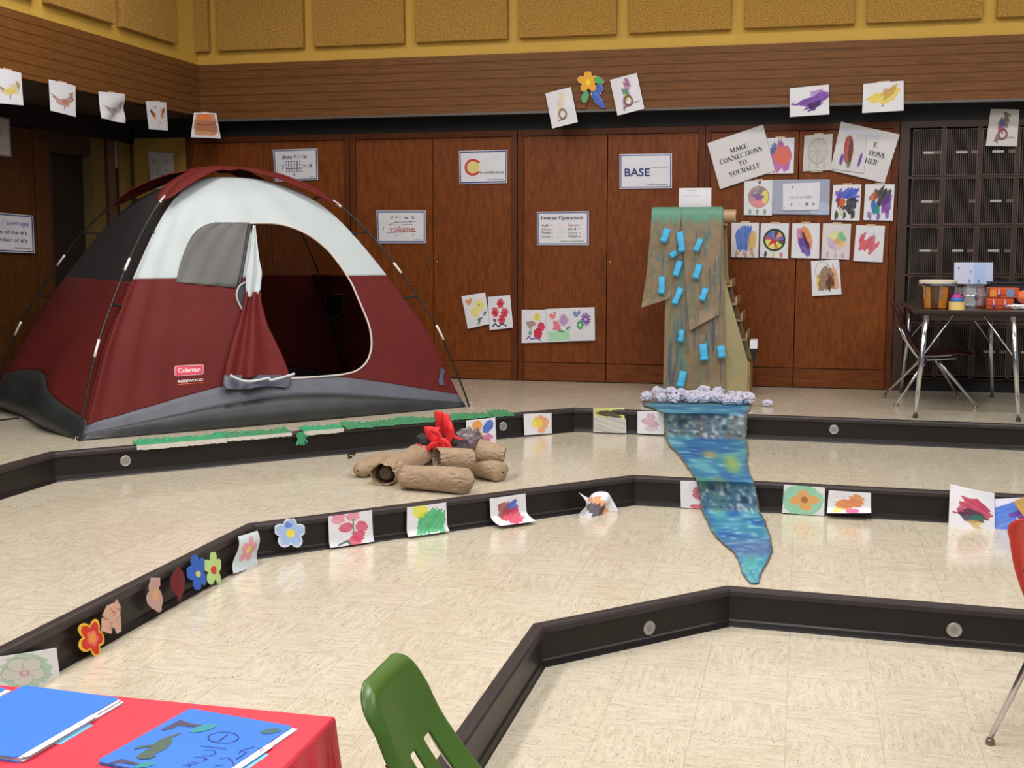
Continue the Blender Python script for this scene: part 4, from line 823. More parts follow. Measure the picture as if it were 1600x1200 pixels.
right = Panel(F2, B2, lambda u, t: .03 * np.sin(np.pi * u) * np.sin(np.pi * t), fe)
def sk_top(u, lo=.075, hi=.135): return lo + (hi - lo) * np.sin(np.pi * u) ** .8
def patch(pan, lo, hi, nu, nt, u0=0, u1=1, off=0.):
    u = np.linspace(u0, u1, nu); U_, K = np.meshgrid(u, np.linspace(0, 1, nt)); T_ = lo(U_) * (1 - K) + hi(U_) * K
    return U_, T_, pan(U_, T_) + pan.n * off
cst = lambda v: (lambda u: np.full(np.shape(u), float(v)))
OPEN_PX = [(391, 349), (412, 348.5), (432, 349.5), (452, 354), (472, 362), (492, 374), (511, 390), (527, 409), (540, 428), (550, 445), (559, 466), (568, 487), (576, 508), (580, 530), (579, 548), (572, 566), (557, 579), (535, 585), (505, 588), (478, 590), (452, 592), (436, 560), (420, 515), (408, 470), (401, 430), (396, 390)]
OP = [front.hit(x, y, .6, .3) for x, y in OPEN_PX]
def clip_open(U_, T_):
    inside = P(*OP)(U_, T_); keep = ~(inside[:-1, :-1] & inside[1:, 1:] & inside[1:, :-1] & inside[:-1, 1:])
    used = np.zeros_like(inside)
    for di in (0, 1):
        for dj in (0, 1): used[di:di + keep.shape[0], dj:dj + keep.shape[1]] |= keep
    a = np.array(OP); b = np.roll(a, -1, 0)
    for i, j in zip(*np.where(inside & used)):
        p = np.array([U_[i, j], T_[i, j]]); tt = np.clip(((p - a) * (b - a)).sum(1) / (((b - a) ** 2).sum(1) + 1e-12), 0, 1); q = a + tt[:, None] * (b - a)
        k = np.argmin(((q - p) ** 2).sum(1)); U_[i, j], T_[i, j] = q[k]
    return keep
# front: grey tub, red lower panel, pale upper panel
sk = lambda u: sk_top(u, .08, .145)
u_, t_, Pq = patch(front, cst(0), lambda u: sk(u) * (.45 + .33 * np.sin(np.pi * np.clip(u,0,1)) ** .5), 60, 8); Pq[..., 2] += .004
obj('floor_tub', MB().grid(Pq), SKIRT, tent, smooth=True, solid=.003)
u_, t_, Pq = patch(front, lambda u: sk(u) * (.45 + .33 * np.sin(np.pi * np.clip(u,0,1)) ** .5), sk, 60, 5)
obj('tub_binding', MB().grid(Pq), SKIRT2, tent, smooth=True, solid=.003)
u_, t_, Pq = patch(front, sk, cst(T_RED), 200, 90); kp = clip_open(u_, t_)
obj('lower_panel', MB().grid(front(u_, t_), kp), RED, tent, smooth=True, solid=.003)
top = lambda u: .80 + .17 * np.sin(np.pi * np.clip(u, 0, 1)) ** .7
u_, t_, Pq = patch(front, cst(T_RED), top, 200, 90); kp = clip_open(u_, t_)
obj('upper_panel', MB().grid(front(u_, t_), kp), PALE, tent, smooth=True, solid=.003)
u_, t_, Pq = patch(front, top, cst(.995), 60, 12)
obj('roof_mesh', MB().grid(Pq), MESH, tent, smooth=True)
# sides and back
for pan, sk2, msh in ((left, lambda u: sk_top(u, .09, .15), MESH), (back, sk_top, MESH2), (right, sk_top, MESH2)):
    u_, t_, Pq = patch(pan, cst(0), sk2, 50, 10); Pq[..., 2] += .004
    obj('floor_tub', MB().grid(Pq), SKIRT, tent, smooth=True, solid=.003)
    u_, t_, Pq = patch(pan, sk2, cst(tz(.84)), 60, 40)
    obj('lower_panel', MB().grid(Pq), RED, tent, smooth=True, solid=.003)
    u_, t_, Pq = patch(pan, cst(tz(.84)), cst(.995), 60, 50)
    obj('mesh_panel', MB().grid(Pq), msh, tent, smooth=True)
fl = MB().add([F1 * .97 + TC * .03 + V2(0, 0) + np.array([0, 0, .012]), F2 * .97 + TC * .03 + np.array([0, 0, .012]), B2 * .97 + TC * .03 + np.array([0, 0, .012]), B1 * .97 + TC * .03 + np.array([0, 0, .012])], [(0, 1, 2, 3)])
obj('groundsheet', fl, M('black_groundsheet', (22, 22, 24), .6), tent, solid=.006)
# piping round the door
pts = [front(np.array(u), np.array(t)) - fd * .004 for u, t in OP[:21]]
def dense(pts, n=4):
    out = []; a = np.array(pts); m = (len(a) - 1) * n
    for k in range(m + 1): out.append(np.array([sm(a[:, c], k / m) for c in range(3)]))
    return out
obj('door_piping', MB().tube(dense(pts), .0065, 8), PIPE, tent, smooth=True)
# window cover (half-round, left of the door)
rows_ = [(347.5, 336, 389), (351, 322, 388), (358, 309, 387), (368, 300, 385.5), (380, 293, 383.5), (394, 287, 381), (408, 282, 379), (424, 278, 376), (441, 275, 372), (450, 275, 369)]
Pw = []
for y, xa, xb_ in rows_:
    r_ = []
    for k in range(22):
        x = xa + (xb_ - xa) * k / 21; yy = y if y < 440 else y - 9 * (1 - k / 21) * (y - 440) / 10
        u, t = front.hit(x, yy, .4, .6); r_.append(front(np.array(u), np.array(t)) - fd * (.006 + .004 * math.sin(k * .9 + y * .05)))
    Pw.append(r_)
obj('window_cover', MB().grid(np.array(Pw)), WIN, tent, smooth=True, solid=.003)
def zipband(pp, r, name, mat): obj(name, MB().tube(dense([front(np.array(u), np.array(t)) - fd * .006 for u, t in [front.hit(x, y, .4, .6) for x, y in pp]]), r, 8), mat, tent, smooth=True)
zipband([(390, 351), (386, 372), (382, 396), (378, 420), (373, 446)], .011, 'zip_band', M('charcoal_zip', (44, 43, 46), .5))
# rolled-down door flap
def flap(rows_, name, mat, d0, amp, nf, ph=0, parent=tent):
    Pf = []; rr = np.array(rows_, float); m = 24
    for k in range(m + 1):
        y, xa, xb_ = [float(sm(rr[:, c], k / m)) for c in range(3)]; r_ = []
        ua, ta = front.hit((xa + xb_) / 2, y, .45, .3); base = front(np.array(ua), np.array(ta))
        for j in range(41):
            f = j / 40; dd = d0 + amp * (.5 + .5 * math.sin(nf * math.pi * f + ph + .02 * (y - 450) * math.sin(3 * f))) * (.45 + .55 * k / m) * math.sin(math.pi * min(max(f, .02), .98)) ** .35
            r_.append(PL(xa + (xb_ - xa) * f, y + 2.5 * math.sin(6 * f + ph) * (k / m), base - fd * dd, fd))
        Pf.append(r_)
    return obj(name, MB().grid(np.array(Pf)), mat, parent, smooth=True, solid=.003)
flap([(352, 395, 399), (380, 392, 402), (405, 389, 405), (425, 385, 409), (440, 384, 408), (452, 384, 407), (462, 386, 402)], 'door_flap_top', PALE, .02, .03, 2.2)
flap([(456, 384, 408), (480, 379, 409), (505, 372, 417), (530, 364, 429), (555, 357, 441), (575, 352, 449), (590, 351, 454)], 'door_flap', REDD, .02, .06, 3.6, .8)
flap([(586, 350, 453), (592, 349.5, 454), (598, 349, 455), (603, 350, 452), (606, 352, 448)], 'flap_hem', M('blue_grey_hem', (84, 88, 104), .5, var=.2, scale=12, bump=.3, bscale=14), .03, .06, 3.2, .4)
hp = []
for x, y in ((350, 584), (358, 588), (370, 592.5), (383, 593.5), (398, 591), (411, 588.5), (412, 592), (426, 589), (440, 585), (450, 582)):
    u, t = front.hit(x, y, .45, .2); hp.append(front(np.array(u), np.array(t)) - fd * .098)
obj('flap_piping', MB().tube(dense(hp, 3), .008, 8), M('light_piping', (204, 206, 210), .5), tent, smooth=True)
cp = [(383, 441), (374, 446), (369, 456), (369, 466), (373, 476), (379, 486)]
cw = [front(np.array(u), np.array(t)) - fd * .012 for u, t in [front.hit(x, y, .4, .4) for x, y in cp]]
obj('window_piping', MB().tube(dense(cw, 3), .007, 8), M('silver_piping', (170, 166, 170), .45), tent, smooth=True)
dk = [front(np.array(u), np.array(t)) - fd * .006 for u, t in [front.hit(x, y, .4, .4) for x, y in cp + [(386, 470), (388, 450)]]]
obj('flap_pocket', MB().add(dk, [tuple(range(len(dk)))]), M('charcoal_lining', (48, 44, 50), .7), tent, solid=.003)  # dark pocket inside the silver piping
# maker's badge and lettering on the red panel
qb = []
for x, y in ((272, 571.5), (317.5, 569), (317, 585), (272, 588)):
    u, t = front.hit(x, y, .3, .25); qb.append(front(np.array(u), np.array(t)) - fd * .007)
def rrect(q, r, o_, k0=0., asp=2.8):
    out = []
    for cx, cy, a0 in ((1 - r, r * asp, -90), (1 - r, 1 - r * asp, 0), (r, 1 - r * asp, 90), (r, r * asp, 180)):
        for k in range(5):
            a = math.radians(a0 + 22.5 * k); u = cx + r * math.cos(a); v = cy + r * asp * math.sin(a)
            u = k0 + u * (1 - 2 * k0); v = k0 * asp + v * (1 - 2 * k0 * asp)
            out.append((q[0] * (1 - u) + q[1] * u) * (1 - v) + (q[3] * (1 - u) + q[2] * u) * v - fd * o_)
    return out
rim = rrect(qb, .07, 0); bd = obj('badge', MB().prism(rim, -fd * .001), M('badge_white', (236, 196, 200), .5), tent)
for k0, o_, mt, nm in ((.018, .0016, M('badge_red', (206, 60, 80), .5), 'badge_field'),): obj(nm, MB().prism(rrect(qb, .06, o_, k0), -fd * .0006), mt, bd)
text_on(bd, qb, 'Coleman', .5, .47, .46, (244, 214, 220), .78, bold=.02, off=.004)
ql = []
for x, y in ((277, 593.5), (317, 590.5), (317, 597), (277, 600)):
    u, t = front.hit(x, y, .3, .25); ql.append(front(np.array(u), np.array(t)) - fd * .005)
text_on(tent, ql, 'ROSEWOOD', .5, .42, .62, (236, 224, 220), .98, bold=.02, off=.003, name='tent_lettering')
obj('lettering_underline', MB().prism([(ql[3] * (1 - a) + ql[2] * a) + np.array([0, 0, b]) for a, b in ((0, 0), (1, 0), (1, -.004), (0, -.004))], -fd * .001), M('orange_line', (214, 96, 60), .6), tent)
# inside pocket on the rear wall
pk = []
uv = None
for x, y in ((511, 461), (511, 478), (514, 490), (525, 499), (535, 490), (539, 478), (540, 460)):
    best = None
    if uv is None:
        uv = next((pan for pan in (right, back) if 0 <= pan.hit(525, 478, .5, .4)[0] <= 1), back)
    u, t = uv.hit(x, y, .5, .4); pk.append(uv(np.array(u), np.array(t)) - uv.n * .012)
obj('inside_pocket', MB().add(pk, [tuple(range(len(pk)))]), M('pocket_mesh', (24, 20, 28), .7), tent, solid=.003)
obj('pocket_binding', MB().tube(pk + [pk[0]], .005, 6), M('pocket_grey', (120, 100, 100), .6), tent, smooth=True)
# poles, clips and pins
def interp_t(c, x, y):
    ts = np.linspace(0, 1, 400); p = pole_pt(c, ts) - CAM; ww = p @ _fw
    px = 800 + FPX * (p @ _rt) / ww; py = 600 - FPX * (p @ _up) / ww; return float(ts[np.argmin((px - x) ** 2 + (py - y) ** 2)])
tt = np.linspace(0, 1, 30)
for a, b, fr_ in ((F1, B2, [(F1, 256, 313), (F1, 197, 412), (F1, 153, 545)]), (F2, B1, [(F2, 520, 328), (F2, 620, 420), (F2, 686, 520), (B1, 88, 402), (B1, 22, 510)])):
    pp = list(pole_pt(a, tt)) + list(pole_pt(b, tt[::-1]))[1:]
    po = obj('pole', MB().tube(pp, .0065, 8), POLE, tent, smooth=True)
    for c, x, y in fr_:
        t0 = interp_t(c, x, y); obj('ferrule', MB().tube(list(pole_pt(c, np.linspace(t0 - .016, t0 + .016, 4))), .0085, 8), FERR, po, smooth=True)
for c in (F1, F2, B1):
    for t in (.30, .50, .66):
        a = pole_pt(c, np.array(t)); b = seam_pt(c, np.array(t - .004)); obj('pole_clip', MB().tube([a, (a + b) / 2, b], [.010, .006, .010], 6), BLACK, tent)
for c in (F1, F2):
    d_ = (c - TC); d_ /= np.linalg.norm(d_); th = np.linspace(0, 2 * math.pi, 13)
    obj('corner_ring', MB().tube([c + d_ * .012 + np.array([0, 0, .016]) + .014 * (math.cos(a) * d_ + math.sin(a) * np.array([0, 0, 1.])) for a in th], .003, 6), CHROME, tent, smooth=True)
pk = []
for x, y in ((688, 575), (694, 578), (691, 590), (693, 602), (686, 602), (684, 596), (686, 588)):
    u, t = front.hit(x, y, .95, .15); pk.append(front(np.array(u), np.array(t)) - fd * .008)
obj('corner_tab', MB().add(pk, [tuple(range(len(pk)))]), M('blue_grey_tab', (78, 84, 104), .5), tent, solid=.004)
# small rain fly stretched over the roof along the poles
d1, d2 = (F1 - TC), (F2 - TC); Pf = []
for i in range(17):
    r_ = []
    for j in range(97):
        ph = 2 * math.pi * j / 96; rm = .115 + .36 * abs(math.cos(2 * ph)) ** 9; rr_ = rm * i / 16
        # keep the tips square
        p_, q_ = rr_ * math.cos(ph), rr_ * math.sin(ph); rad = math.hypot(p_, q_)
        z = float(np.interp(-rad, -_r, _z)) + .022 - .016 * (i / 16) ** 3 + .006 * math.sin(ph * 8) * i / 16
        r_.append(TC + d1 * p_ + d2 * q_ + np.array([0, 0, z]))
    Pf.append(r_)
obj('rain_fly', MB().grid(np.array(Pf)), M('rain_fly_red', (100, 35, 34), .55, var=.08, scale=9, spec=.12, bump=.15, bscale=14), tent, smooth=True, solid=.003)
tag(obj('floor_cable', MB().tube([G(-40, 662, Z3) + [0, 0, .006], G(0, 658, Z3) + [0, 0, .006], G(22, 655, Z3) + [0, 0, .006], G(30, 655, Z3) + [0, 0, .006]], .005, 6), BLACK, smooth=True, loc=G(0, 658, Z3)), 'thin black cable on the floor beside the tent at the left photo edge', 'cable')
# ------------------------------------------------------------------ paper waterfall over the book rack
YR = 8.55 * S
CREAM = M('cream_painted_wood', (158, 146, 106), .5, var=.05, scale=5)
TANW = M('tan_wood_edge', (160, 130, 92), .5, var=.15, scale=10)
rk = thing('book_rack', (B(1100, 612, YR)[0], YR + .28, Z3), 'cream book display rack under the painted paper waterfall', 'rack')
px_ = lambda x, y: B(x, y, YR)
xl_, xr_ = px_(1040, 600)[0], px_(1168, 600)[0]
pol = [(xl_, Z3), (xr_, Z3), (xr_, px_(1168, 566)[2]), (px_(1131, 432)[0], px_(1131, 432)[2]), (px_(1128, 352)[0], px_(1128, 352)[2]), (xl_, px_(1040, 352)[2])]
for y0 in (YR, YR + .54): obj('side_panel', MB().prism([(x, y0, z) for x, z in pol], (0, .02, 0)), CREAM, rk, bevel=.004)
obj('rear_panel', MB().box((xl_, YR + .02, Z3), (xl_ + .02, YR + .54, pol[-1][1])), CREAM, rk)
obj('top_board', MB().box((xl_ - .0, YR, pol[-1][1]), (pol[4][0] + .01, YR + .56, pol[-1][1] + .018)), TANW, rk, bevel=.003)
for x, y in ((1136, 446), (1144, 474), (1152, 500), (1160, 530)):
    p = px_(x, y)
    obj('shelf', MB().box((p[0] - .16, YR + .02, p[2] - .012), (p[0] + .034, YR + .54, p[2])).box((p[0] + .022, YR + .02, p[2] - .002), (p[0] + .034, YR + .54, p[2] + .045)), TANW, rk)
obj('front_board', MB().box((xr_ - .005, YR + .02, Z3), (xr_ + .015, YR + .54, pol[2][1])), TANW, rk)
p = px_(1163, 545)
bk = thing('folded_booklet', (p[0] + .02, YR + .2, p[2]), 'black and white booklet hanging on the lowest shelf of the book rack', 'booklet')
obj('white_page', MB().box((p[0] + .038, YR + .03, p[2] + .0), (p[0] + .092, YR + .20, p[2] + .06)), WHITE, bk)
obj('black_cover', MB().prism([(p[0] + .037, YR + .025, p[2] + .0), (p[0] + .094, YR + .025, p[2] + .0), (p[0] + .066, YR + .025, p[2] - .12)], (0, .17, 0)), BLACK, bk)
# kraft roll along the top
rc = px_(1040, 342); R_ = .050
zt = pol[-1][1] + .018 + R_
roll = thing('kraft_paper_roll', (rc[0], YR - .01, zt), 'brown paper roll lying along the top of the book rack', 'paper roll')
xa, xb2 = float(px_(1019, 341)[0]), float(px_(1150, 341)[0])
YT = YR + .03
obj('roll', MB().lathe((xa + .02, YT, zt), [(.02, 0), (R_ * .93, .001), (R_ * .93, xb2 - xa - .022), (.02, xb2 - xa - .02)], 32, (1, 0, 0)), M('shiny_kraft', (180, 146, 108), .25, var=.08), roll, smooth=False)
obj('core', MB().lathe((xa + .015, YT, zt), [(.018, 0), (.018, xb2 - xa - .01), (.013, xb2 - xa - .01)], 20, (1, 0, 0)), KRAFTD, roll)
def kraft_cv(w_, h_, seed, green_top=True, str_n=46, bias=0.):
    cv = Cv(w_, h_, (142, 122, 94), seed); r = np.random.RandomState(seed)
    cv.a *= (.93 + .14 * vnoise(h_, w_, 30, 8, seed))[..., None]
    for k in range(str_n):
        x, y = r.rand(), r.rand(); l_ = .03 + .09 * r.rand() ** 1.5; col = [(70, 108, 120), (84, 132, 118), (66, 72, 110), (100, 120, 96), (84, 92, 98)][r.randint(5)]
        cv.p(E(x, y, .010 + .034 * r.rand(), l_, r.uniform(-8, 8)), col, .45 + .45 * r.rand(), 88, .05, .35)
    gm = np.clip(vnoise(h_, w_, 9, 5, seed + 9) * 2 - .8, 0, 1) * np.clip(vnoise(h_, w_, 26, 16, seed + 8) * 2 - .5, 0, 1) * np.clip(1.35 - cv.y * .5, 0, 1) * .9
    cv.a = cv.a * (1 - gm[..., None]) + np.array([104, 118, 108]) / 255. * gm[..., None]
    if green_top:
        m = np.clip((.17 + .05 * vnoise(h_, w_, 3, 9, seed + 3) - cv.y) / .06, 0, 1) * (.62 + .38 * vnoise(h_, w_, 60, 20, seed + 5))
        cv.a = cv.a * (1 - m[..., None]) + np.array([92, 158, 134]) / 255. * m[..., None]
    return cv
def drape(edge_l, edge_r, dy, cv, label, wrap=True, curl=.0, wave=.006, ph=0.):
    h, w_ = cv.h, cv.w; Pq = np.zeros((h, w_, 3)); el, er = np.array(edge_l, float), np.array(edge_r, float)
    nw = int(h * .14) if wrap else 0; xs = None
    for i in range(h):
        f = max(0, (i - nw)) / (h - 1 - nw)
        a = [np.interp(f, np.linspace(0, 1, len(el)), el[:, c]) for c in (0, 1)]; b = [np.interp(f, np.linspace(0, 1, len(er)), er[:, c]) for c in (0, 1)]
        for j in range(w_):
            g = j / (w_ - 1); y0 = YR - .022 - dy - wave * (1 + math.sin(g * 9 + ph + 2 * f)) * min(1, f * 3) - curl * max(0, f - .86) ** 2 * 40
            Pq[i, j] = B(a[0] + (b[0] - a[0]) * g, a[1] + (b[1] - a[1]) * g, y0)
    for i in range(nw):                              # the first part goes up and over the roll
        an = math.radians(100 - 100 * (i / nw)); rr = R_ + .004 + dy
        for j in range(w_):
            x = Pq[nw, j, 0]; Pq[i, j] = (x, YT + math.cos(math.pi / 2 + math.pi / 2 - an + 0) * rr * 1.0, zt + math.sin(an) * rr)
    if wrap:
        yn = Pq[nw:, :, 1]; k = np.clip((np.arange(h - nw) / (h * .08)), 0, 1)[:, None]
        Pq[nw:, :, 1] = (YT - R_ - .004 - dy) * (1 - k) + np.minimum(yn, YT - R_ * 0 + 0 * yn) * k
    o = obj('painted_kraft_sheet', MB().grid(Pq), PAINT, smooth=True, solid=.0015, loc=Pq.reshape(-1, 3).mean(0), col=cv.a)
    return tag(o, label, 'painted paper', 'painted paper sheets of the waterfall')
drape([(1041, 341), (1039, 480), (1036, 608)], [(1130, 341), (1131, 480), (1133, 608)], .0, kraft_cv(70, 180, 201, True, 110), 'long painted brown paper sheet falling from the roll to the floor')
drape([(1018, 341), (1010, 430), (1002, 481)], [(1064, 341), (1054, 420), (1047, 466)], .012, kraft_cv(44, 90, 203, True, 40), 'short painted brown paper sheet hanging at the left of the waterfall', curl=.035, ph=1)
drape([(1064, 341), (1070, 430), (1077, 517)], [(1128, 341), (1126, 420), (1123, 492)], .012, kraft_cv(50, 100, 205, True, 54), 'medium painted brown paper sheet hanging at the right of the waterfall', curl=.035, ph=2)
pb = B(1061, 294, YT + .06); pe = B(1104, 331, YT + .06)
st = thing('paper_stack', ((pb[0] + pe[0]) / 2, YT + .1, pol[-1][1] + .018), 'white block of lined paper standing upright behind the paper roll', 'paper')
obj('paper_block', MB().box((pb[0], YT + .065, pol[-1][1] + .018), (pe[0] + .03, YT + .14, pb[2])), WHITE, st)
qs = [(pb[0], YT + .062, pb[2]), (pe[0], YT + .062, pb[2]), (pe[0], YT + .062, zt + .03), (pb[0], YT + .062, zt + .03)]
cv = Cv(44, 50, seed=207)
for k in range(6): cv.p(LN([(.1, .2 + .12 * k), (.8, .2 + .12 * k)], .008), (176, 172, 182), .7)
sheet('top_sheet', qs, cv.p(LN([(.3, .1), (.6, .1)], .015), (130, 128, 140), .8), None, parent=st, bow=.001)
# curled blue strips on the waterfall
CYAN = M('cyan_paper', (70, 176, 222), .6, var=.05)
strips = [((1043, 357), (1037, 377), 8.5, 'first'), ((1062, 362), (1066, 393), 8, 'second'), ((1095, 373), (1088, 391), 7, 'third'), ((1062, 408), (1056, 430), 7.5, 'fifth'), ((1093, 413), (1087, 434), 7.5, 'sixth'), ((1034, 432), (1034, 458), 7.5, 'seventh'), ((1064, 450), (1054, 474), 7, 'eighth'), ((1103, 450), (1097, 468), 7.5, 'ninth'), ((1065, 515), (1064, 532), 6.5, 'tenth'), ((1098, 537), (1101, 562), 9.5, 'eleventh'), ((1126, 540), (1128, 557), 9, 'twelfth'), ((1068, 580), (1063, 603), 9, 'thirteenth')]
def strip(p0, p1, wd, label, Y=None, r=.021):
    Y = (YR - .05) if Y is None else Y
    a, b = B(*p0, Y), B(*p1, Y); ax = b - a; Ln = np.linalg.norm(ax); ax /= Ln; wv = np.cross(ax, [0, 1, 0]); wv *= wd * Y / 1900 * .64
    out = np.array([0, -1., 0]); path = [a + out * 0, a + ax * Ln * .45 - out * -.006, a + ax * Ln * .9 + out * .008]
    c0 = path[-1] + out * r
    for k in range(1, 15):
        an = k / 14 * math.radians(400); rr = r * (1 - .45 * k / 14); path.append(c0 + ax * math.sin(an) * rr - out * math.cos(an) * rr + wv * .06 * k / 14)
    Pq = np.array([[p - wv, p - wv * .3, p + wv * .3, p + wv] for p in path])
    o = obj('curled_blue_strip', MB().grid(Pq), CYAN, smooth=True, solid=.0012, loc=a); return tag(o, label, 'paper strip', 'curled blue strips on the waterfall')
for p0, p1, wd, w_ in strips: strip(p0, p1, wd, '%s curled blue paper strip on the waterfall, counted from the top' % w_)
strip((1058, 394), (1050, 399), 7, 'fourth curled blue paper strip on the waterfall, small and nearly flat')
# crumpled white paper at the foot
def ball(c, r, seed, squash=.8):
    bm = bmesh.new(); bmesh.ops.create_icosphere(bm, subdivisions=3, radius=1)
    for v in bm.verts:
        d = v.co.normalized(); k = .72 + .55 * abs(mnoise.noise(d * 1.9 + Vector((seed, 0, 0)))) + .42 * abs(mnoise.noise(d * 4.2 + Vector((0, seed, 0))))
        v.co = d * k
    vs = [(c[0] + v.co.x * r * 1.1, c[1] + v.co.y * r, c[2] + v.co.z * r * squash) for v in bm.verts]; fs = [tuple(v.index for v in f.verts) for f in bm.faces]; bm.free()
    zmin = min(v[2] for v in vs); return vs, fs, zmin
BALLP = M('crumpled_white_paper', (202, 200, 218), .7, var=.04)
bp = [(1010, 624, 9), (1028, 616, 10.5), (1033, 627, 8), (1047, 620, 11), (1053, 630, 8.5), (1061, 615, 9), (1070, 622, 10.5), (1081, 629, 8.5), (1087, 618, 9.5), (1100, 611, 10), (1099, 625, 9.5), (1112, 624, 10), (1121, 614, 10.5), (1126, 627, 9), (1136, 628, 8), (1144, 621, 10), (1151, 630, 8.5), (1156, 619, 9), (1168, 626, 10.5)]
bn = 'first second third fourth fifth sixth seventh eighth ninth tenth eleventh twelfth thirteenth fourteenth fifteenth sixteenth seventeenth eighteenth nineteenth twentieth'.split()
YB0 = G(1090, 634, Z3)[1]
for i, (x, y, r) in enumerate(bp):
    Yc_ = YB0 + max(0, 629 - y) * .016 + (.03 if i % 2 else 0); c = B(x, y, Yc_); rr = r * Yc_ / 1900 * 1.02
    vs, fs, zm = ball((0, 0, 0), rr, i * 3.7 + 1, .9); cz = max(c[2], Z3 + .012 - zm)
    tag(obj('crumpled_paper', MB().add([(v[0] + c[0], v[1] + c[1], v[2] + cz) for v in vs], fs), BALLP, loc=(c[0], c[1], Z3)), '%s crumpled white paper ball along the waterfall foot, counted from the left' % bn[i], 'crumpled paper', 'crumpled paper balls at the waterfall foot')
c = G(1199, 635, Z3); vs, fs, zm = ball((0, 0, 0), .036, 77, .7)
tag(obj('crumpled_paper', MB().add([(v[0] + c[0], v[1] + c[1], v[2] + Z3 - zm) for v in vs], fs), BALLP, loc=c), 'single crumpled white paper ball on the bare floor right of the waterfall', 'crumpled paper', 'crumpled paper balls at the waterfall foot')
# the painted paper river running down the steps
def river():
    def onr(k): 
        p, n = rsr(k, 0, .034); return lambda x, y: PL(x, y, p, n)
    lv = lambda z: (lambda x, y: G(x, y, z + .008))
    L_, R__ = [], []
    segs = [(lv(Z3), [(1003, 627), (1006, 634), (1020, 638), (1030, 643), (1037, 645.5)], [(1174, 627), (1174, 633), (1172, 640), (1169, 644), (1168, 646.5)]),
            (onr(3), [(1037, 649), (1037, 660), (1038, 670), (1038, 677)], [(1168, 651), (1167, 662), (1167, 674), (1166, 684)]),
            (lv(Z2), [(1040, 685), (1046, 697), (1056, 706), (1064, 715), (1070, 724), (1080, 738), (1088, 751)], [(1167, 690), (1169, 700), (1170, 709), (1168, 722), (1171, 738), (1176, 748), (1178, 754)]),
            (onr(2), [(1090, 757), (1092, 770), (1094, 782), (1096, 793)], [(1180, 759), (1182, 770), (1185, 785), (1187, 797)]),
            (lv(Z1), [(1098, 801), (1104, 812), (1111, 828), (1120, 840), (1133, 852), (1147, 863), (1153, 874), (1158, 886), (1160, 896), (1168, 906), (1173, 911)], [(1189, 803), (1196, 814), (1199, 826), (1205, 838), (1206, 850), (1207, 862), (1202, 874), (1195, 886), (1189, 898), (1186, 909), (1184, 911)])]
    rows = []
    for fn, l_, r_ in segs:
        la, ra = np.array(l_, float), np.array(r_, float); m = (len(la) - 1) * 7
        for k in range(m + 1):
            a = [np.interp(k / m, np.linspace(0, 1, len(la)), la[:, c]) for c in (0, 1)]; b = [np.interp(k / m, np.linspace(0, 1, len(ra)), ra[:, c]) for c in (0, 1)]
            jl, jr = rng.uniform(-.8, .8), rng.uniform(-.8, .8)
            rows.append([fn(a[0] + jl + (b[0] + jr - a[0] - jl) * g, a[1] + (b[1] - a[1]) * g) for g in np.linspace(0, 1, 76)])
    Pq = np.array(rows); h, w_ = Pq.shape[:2]
    seg_id = np.concatenate([[i] * ((len(s[1]) - 1) * 7 + 1) for i, s in enumerate(segs)])
    n_s = vnoise(h, w_, 30, 4, 301); n_f = vnoise(h, w_, int(h * .7), 7, 302); n_b = vnoise(h, w_, 9, 3, 303); n_c = vnoise(h, w_, 20, 14, 304); n_d = vnoise(h, w_, h // 3, 22, 305)
    pal = np.array([(34, 62, 116), (42, 92, 156), (56, 124, 156), (92, 160, 172), (62, 132, 104), (60, 70, 130)]) / 255.
    q = np.clip(n_s * .55 + n_f * .35 + n_b * .35 - .12, 0, .999) * 4; i0 = q.astype(int); f = (q - i0)[..., None]
    col = pal[i0] * (1 - f) + pal[np.minimum(i0 + 1, 4)] * f
    v = np.linspace(0, 1, h)[:, None] * np.ones((1, w_)); u = np.linspace(0, 1, w_)[None] * np.ones((h, 1))
    def put(m, c): 
        nonlocal col
        col = col * (1 - m[..., None]) + np.array(c) / 255. * m[..., None]
    put(np.clip(n_f * 2.6 - 1.7, 0, 1) * .7, (160, 206, 222))
    g = lambda uu, vv, su, sv: np.exp(-((u - uu) / su) ** 2 - ((v - vv) / sv) ** 2)
    put(g(.2, .52, .25, .04) * .8 * (n_c > .3), (58, 140, 84)); put(g(.75, .40, .12, .04) * .8, (150, 170, 70)); put(g(.45, .36, .10, .02) * .8, (190, 150, 80)); put(g(.4, .50, .15, .03) * .55, (120, 130, 70))
    lo = (seg_id == 4)[:, None] * np.ones((1, w_)); put(lo * np.clip(1 - np.abs(v - .80) / .07, 0, 1) * (.35 + .4 * n_s), (92, 86, 140)); put(lo * g(.6, .87, .5, .03) * .6, (60, 160, 160))
    foam = np.isin(seg_id, (1, 3))[:, None] * np.ones((1, w_))
    b1 = (seg_id == 1)[:, None] * np.ones((1, w_))
    put(foam * .55, (104, 124, 136)); put(b1 * .45, (136, 146, 140)); put(b1 * np.clip(n_c * 2.2 - .9, 0, 1) * .75, (130, 104, 84)); put(foam * np.clip(n_d * 3 - 1.6, 0, 1) * .8, (206, 218, 220)); put(foam * np.clip(vnoise(h, w_, h // 3, 15, 309) * 3 - 1.9, 0, 1) * .8, (40, 60, 90)); put(b1 * np.clip(n_f * 3 - 1.9, 0, 1) * .6, (96, 140, 130))
    edge = np.clip(1 - np.minimum(u, 1 - u) / (.03 + .04 * n_c), 0, 1); put(edge * .8, (112, 96, 72)); put(np.clip(1 - (1 - u) / (.05 + .08 * n_b), 0, 1) * lo * .7, (70, 66, 60))
    put(np.clip((.035 - v) / .03, 0, 1) * .7, (110, 84, 70))
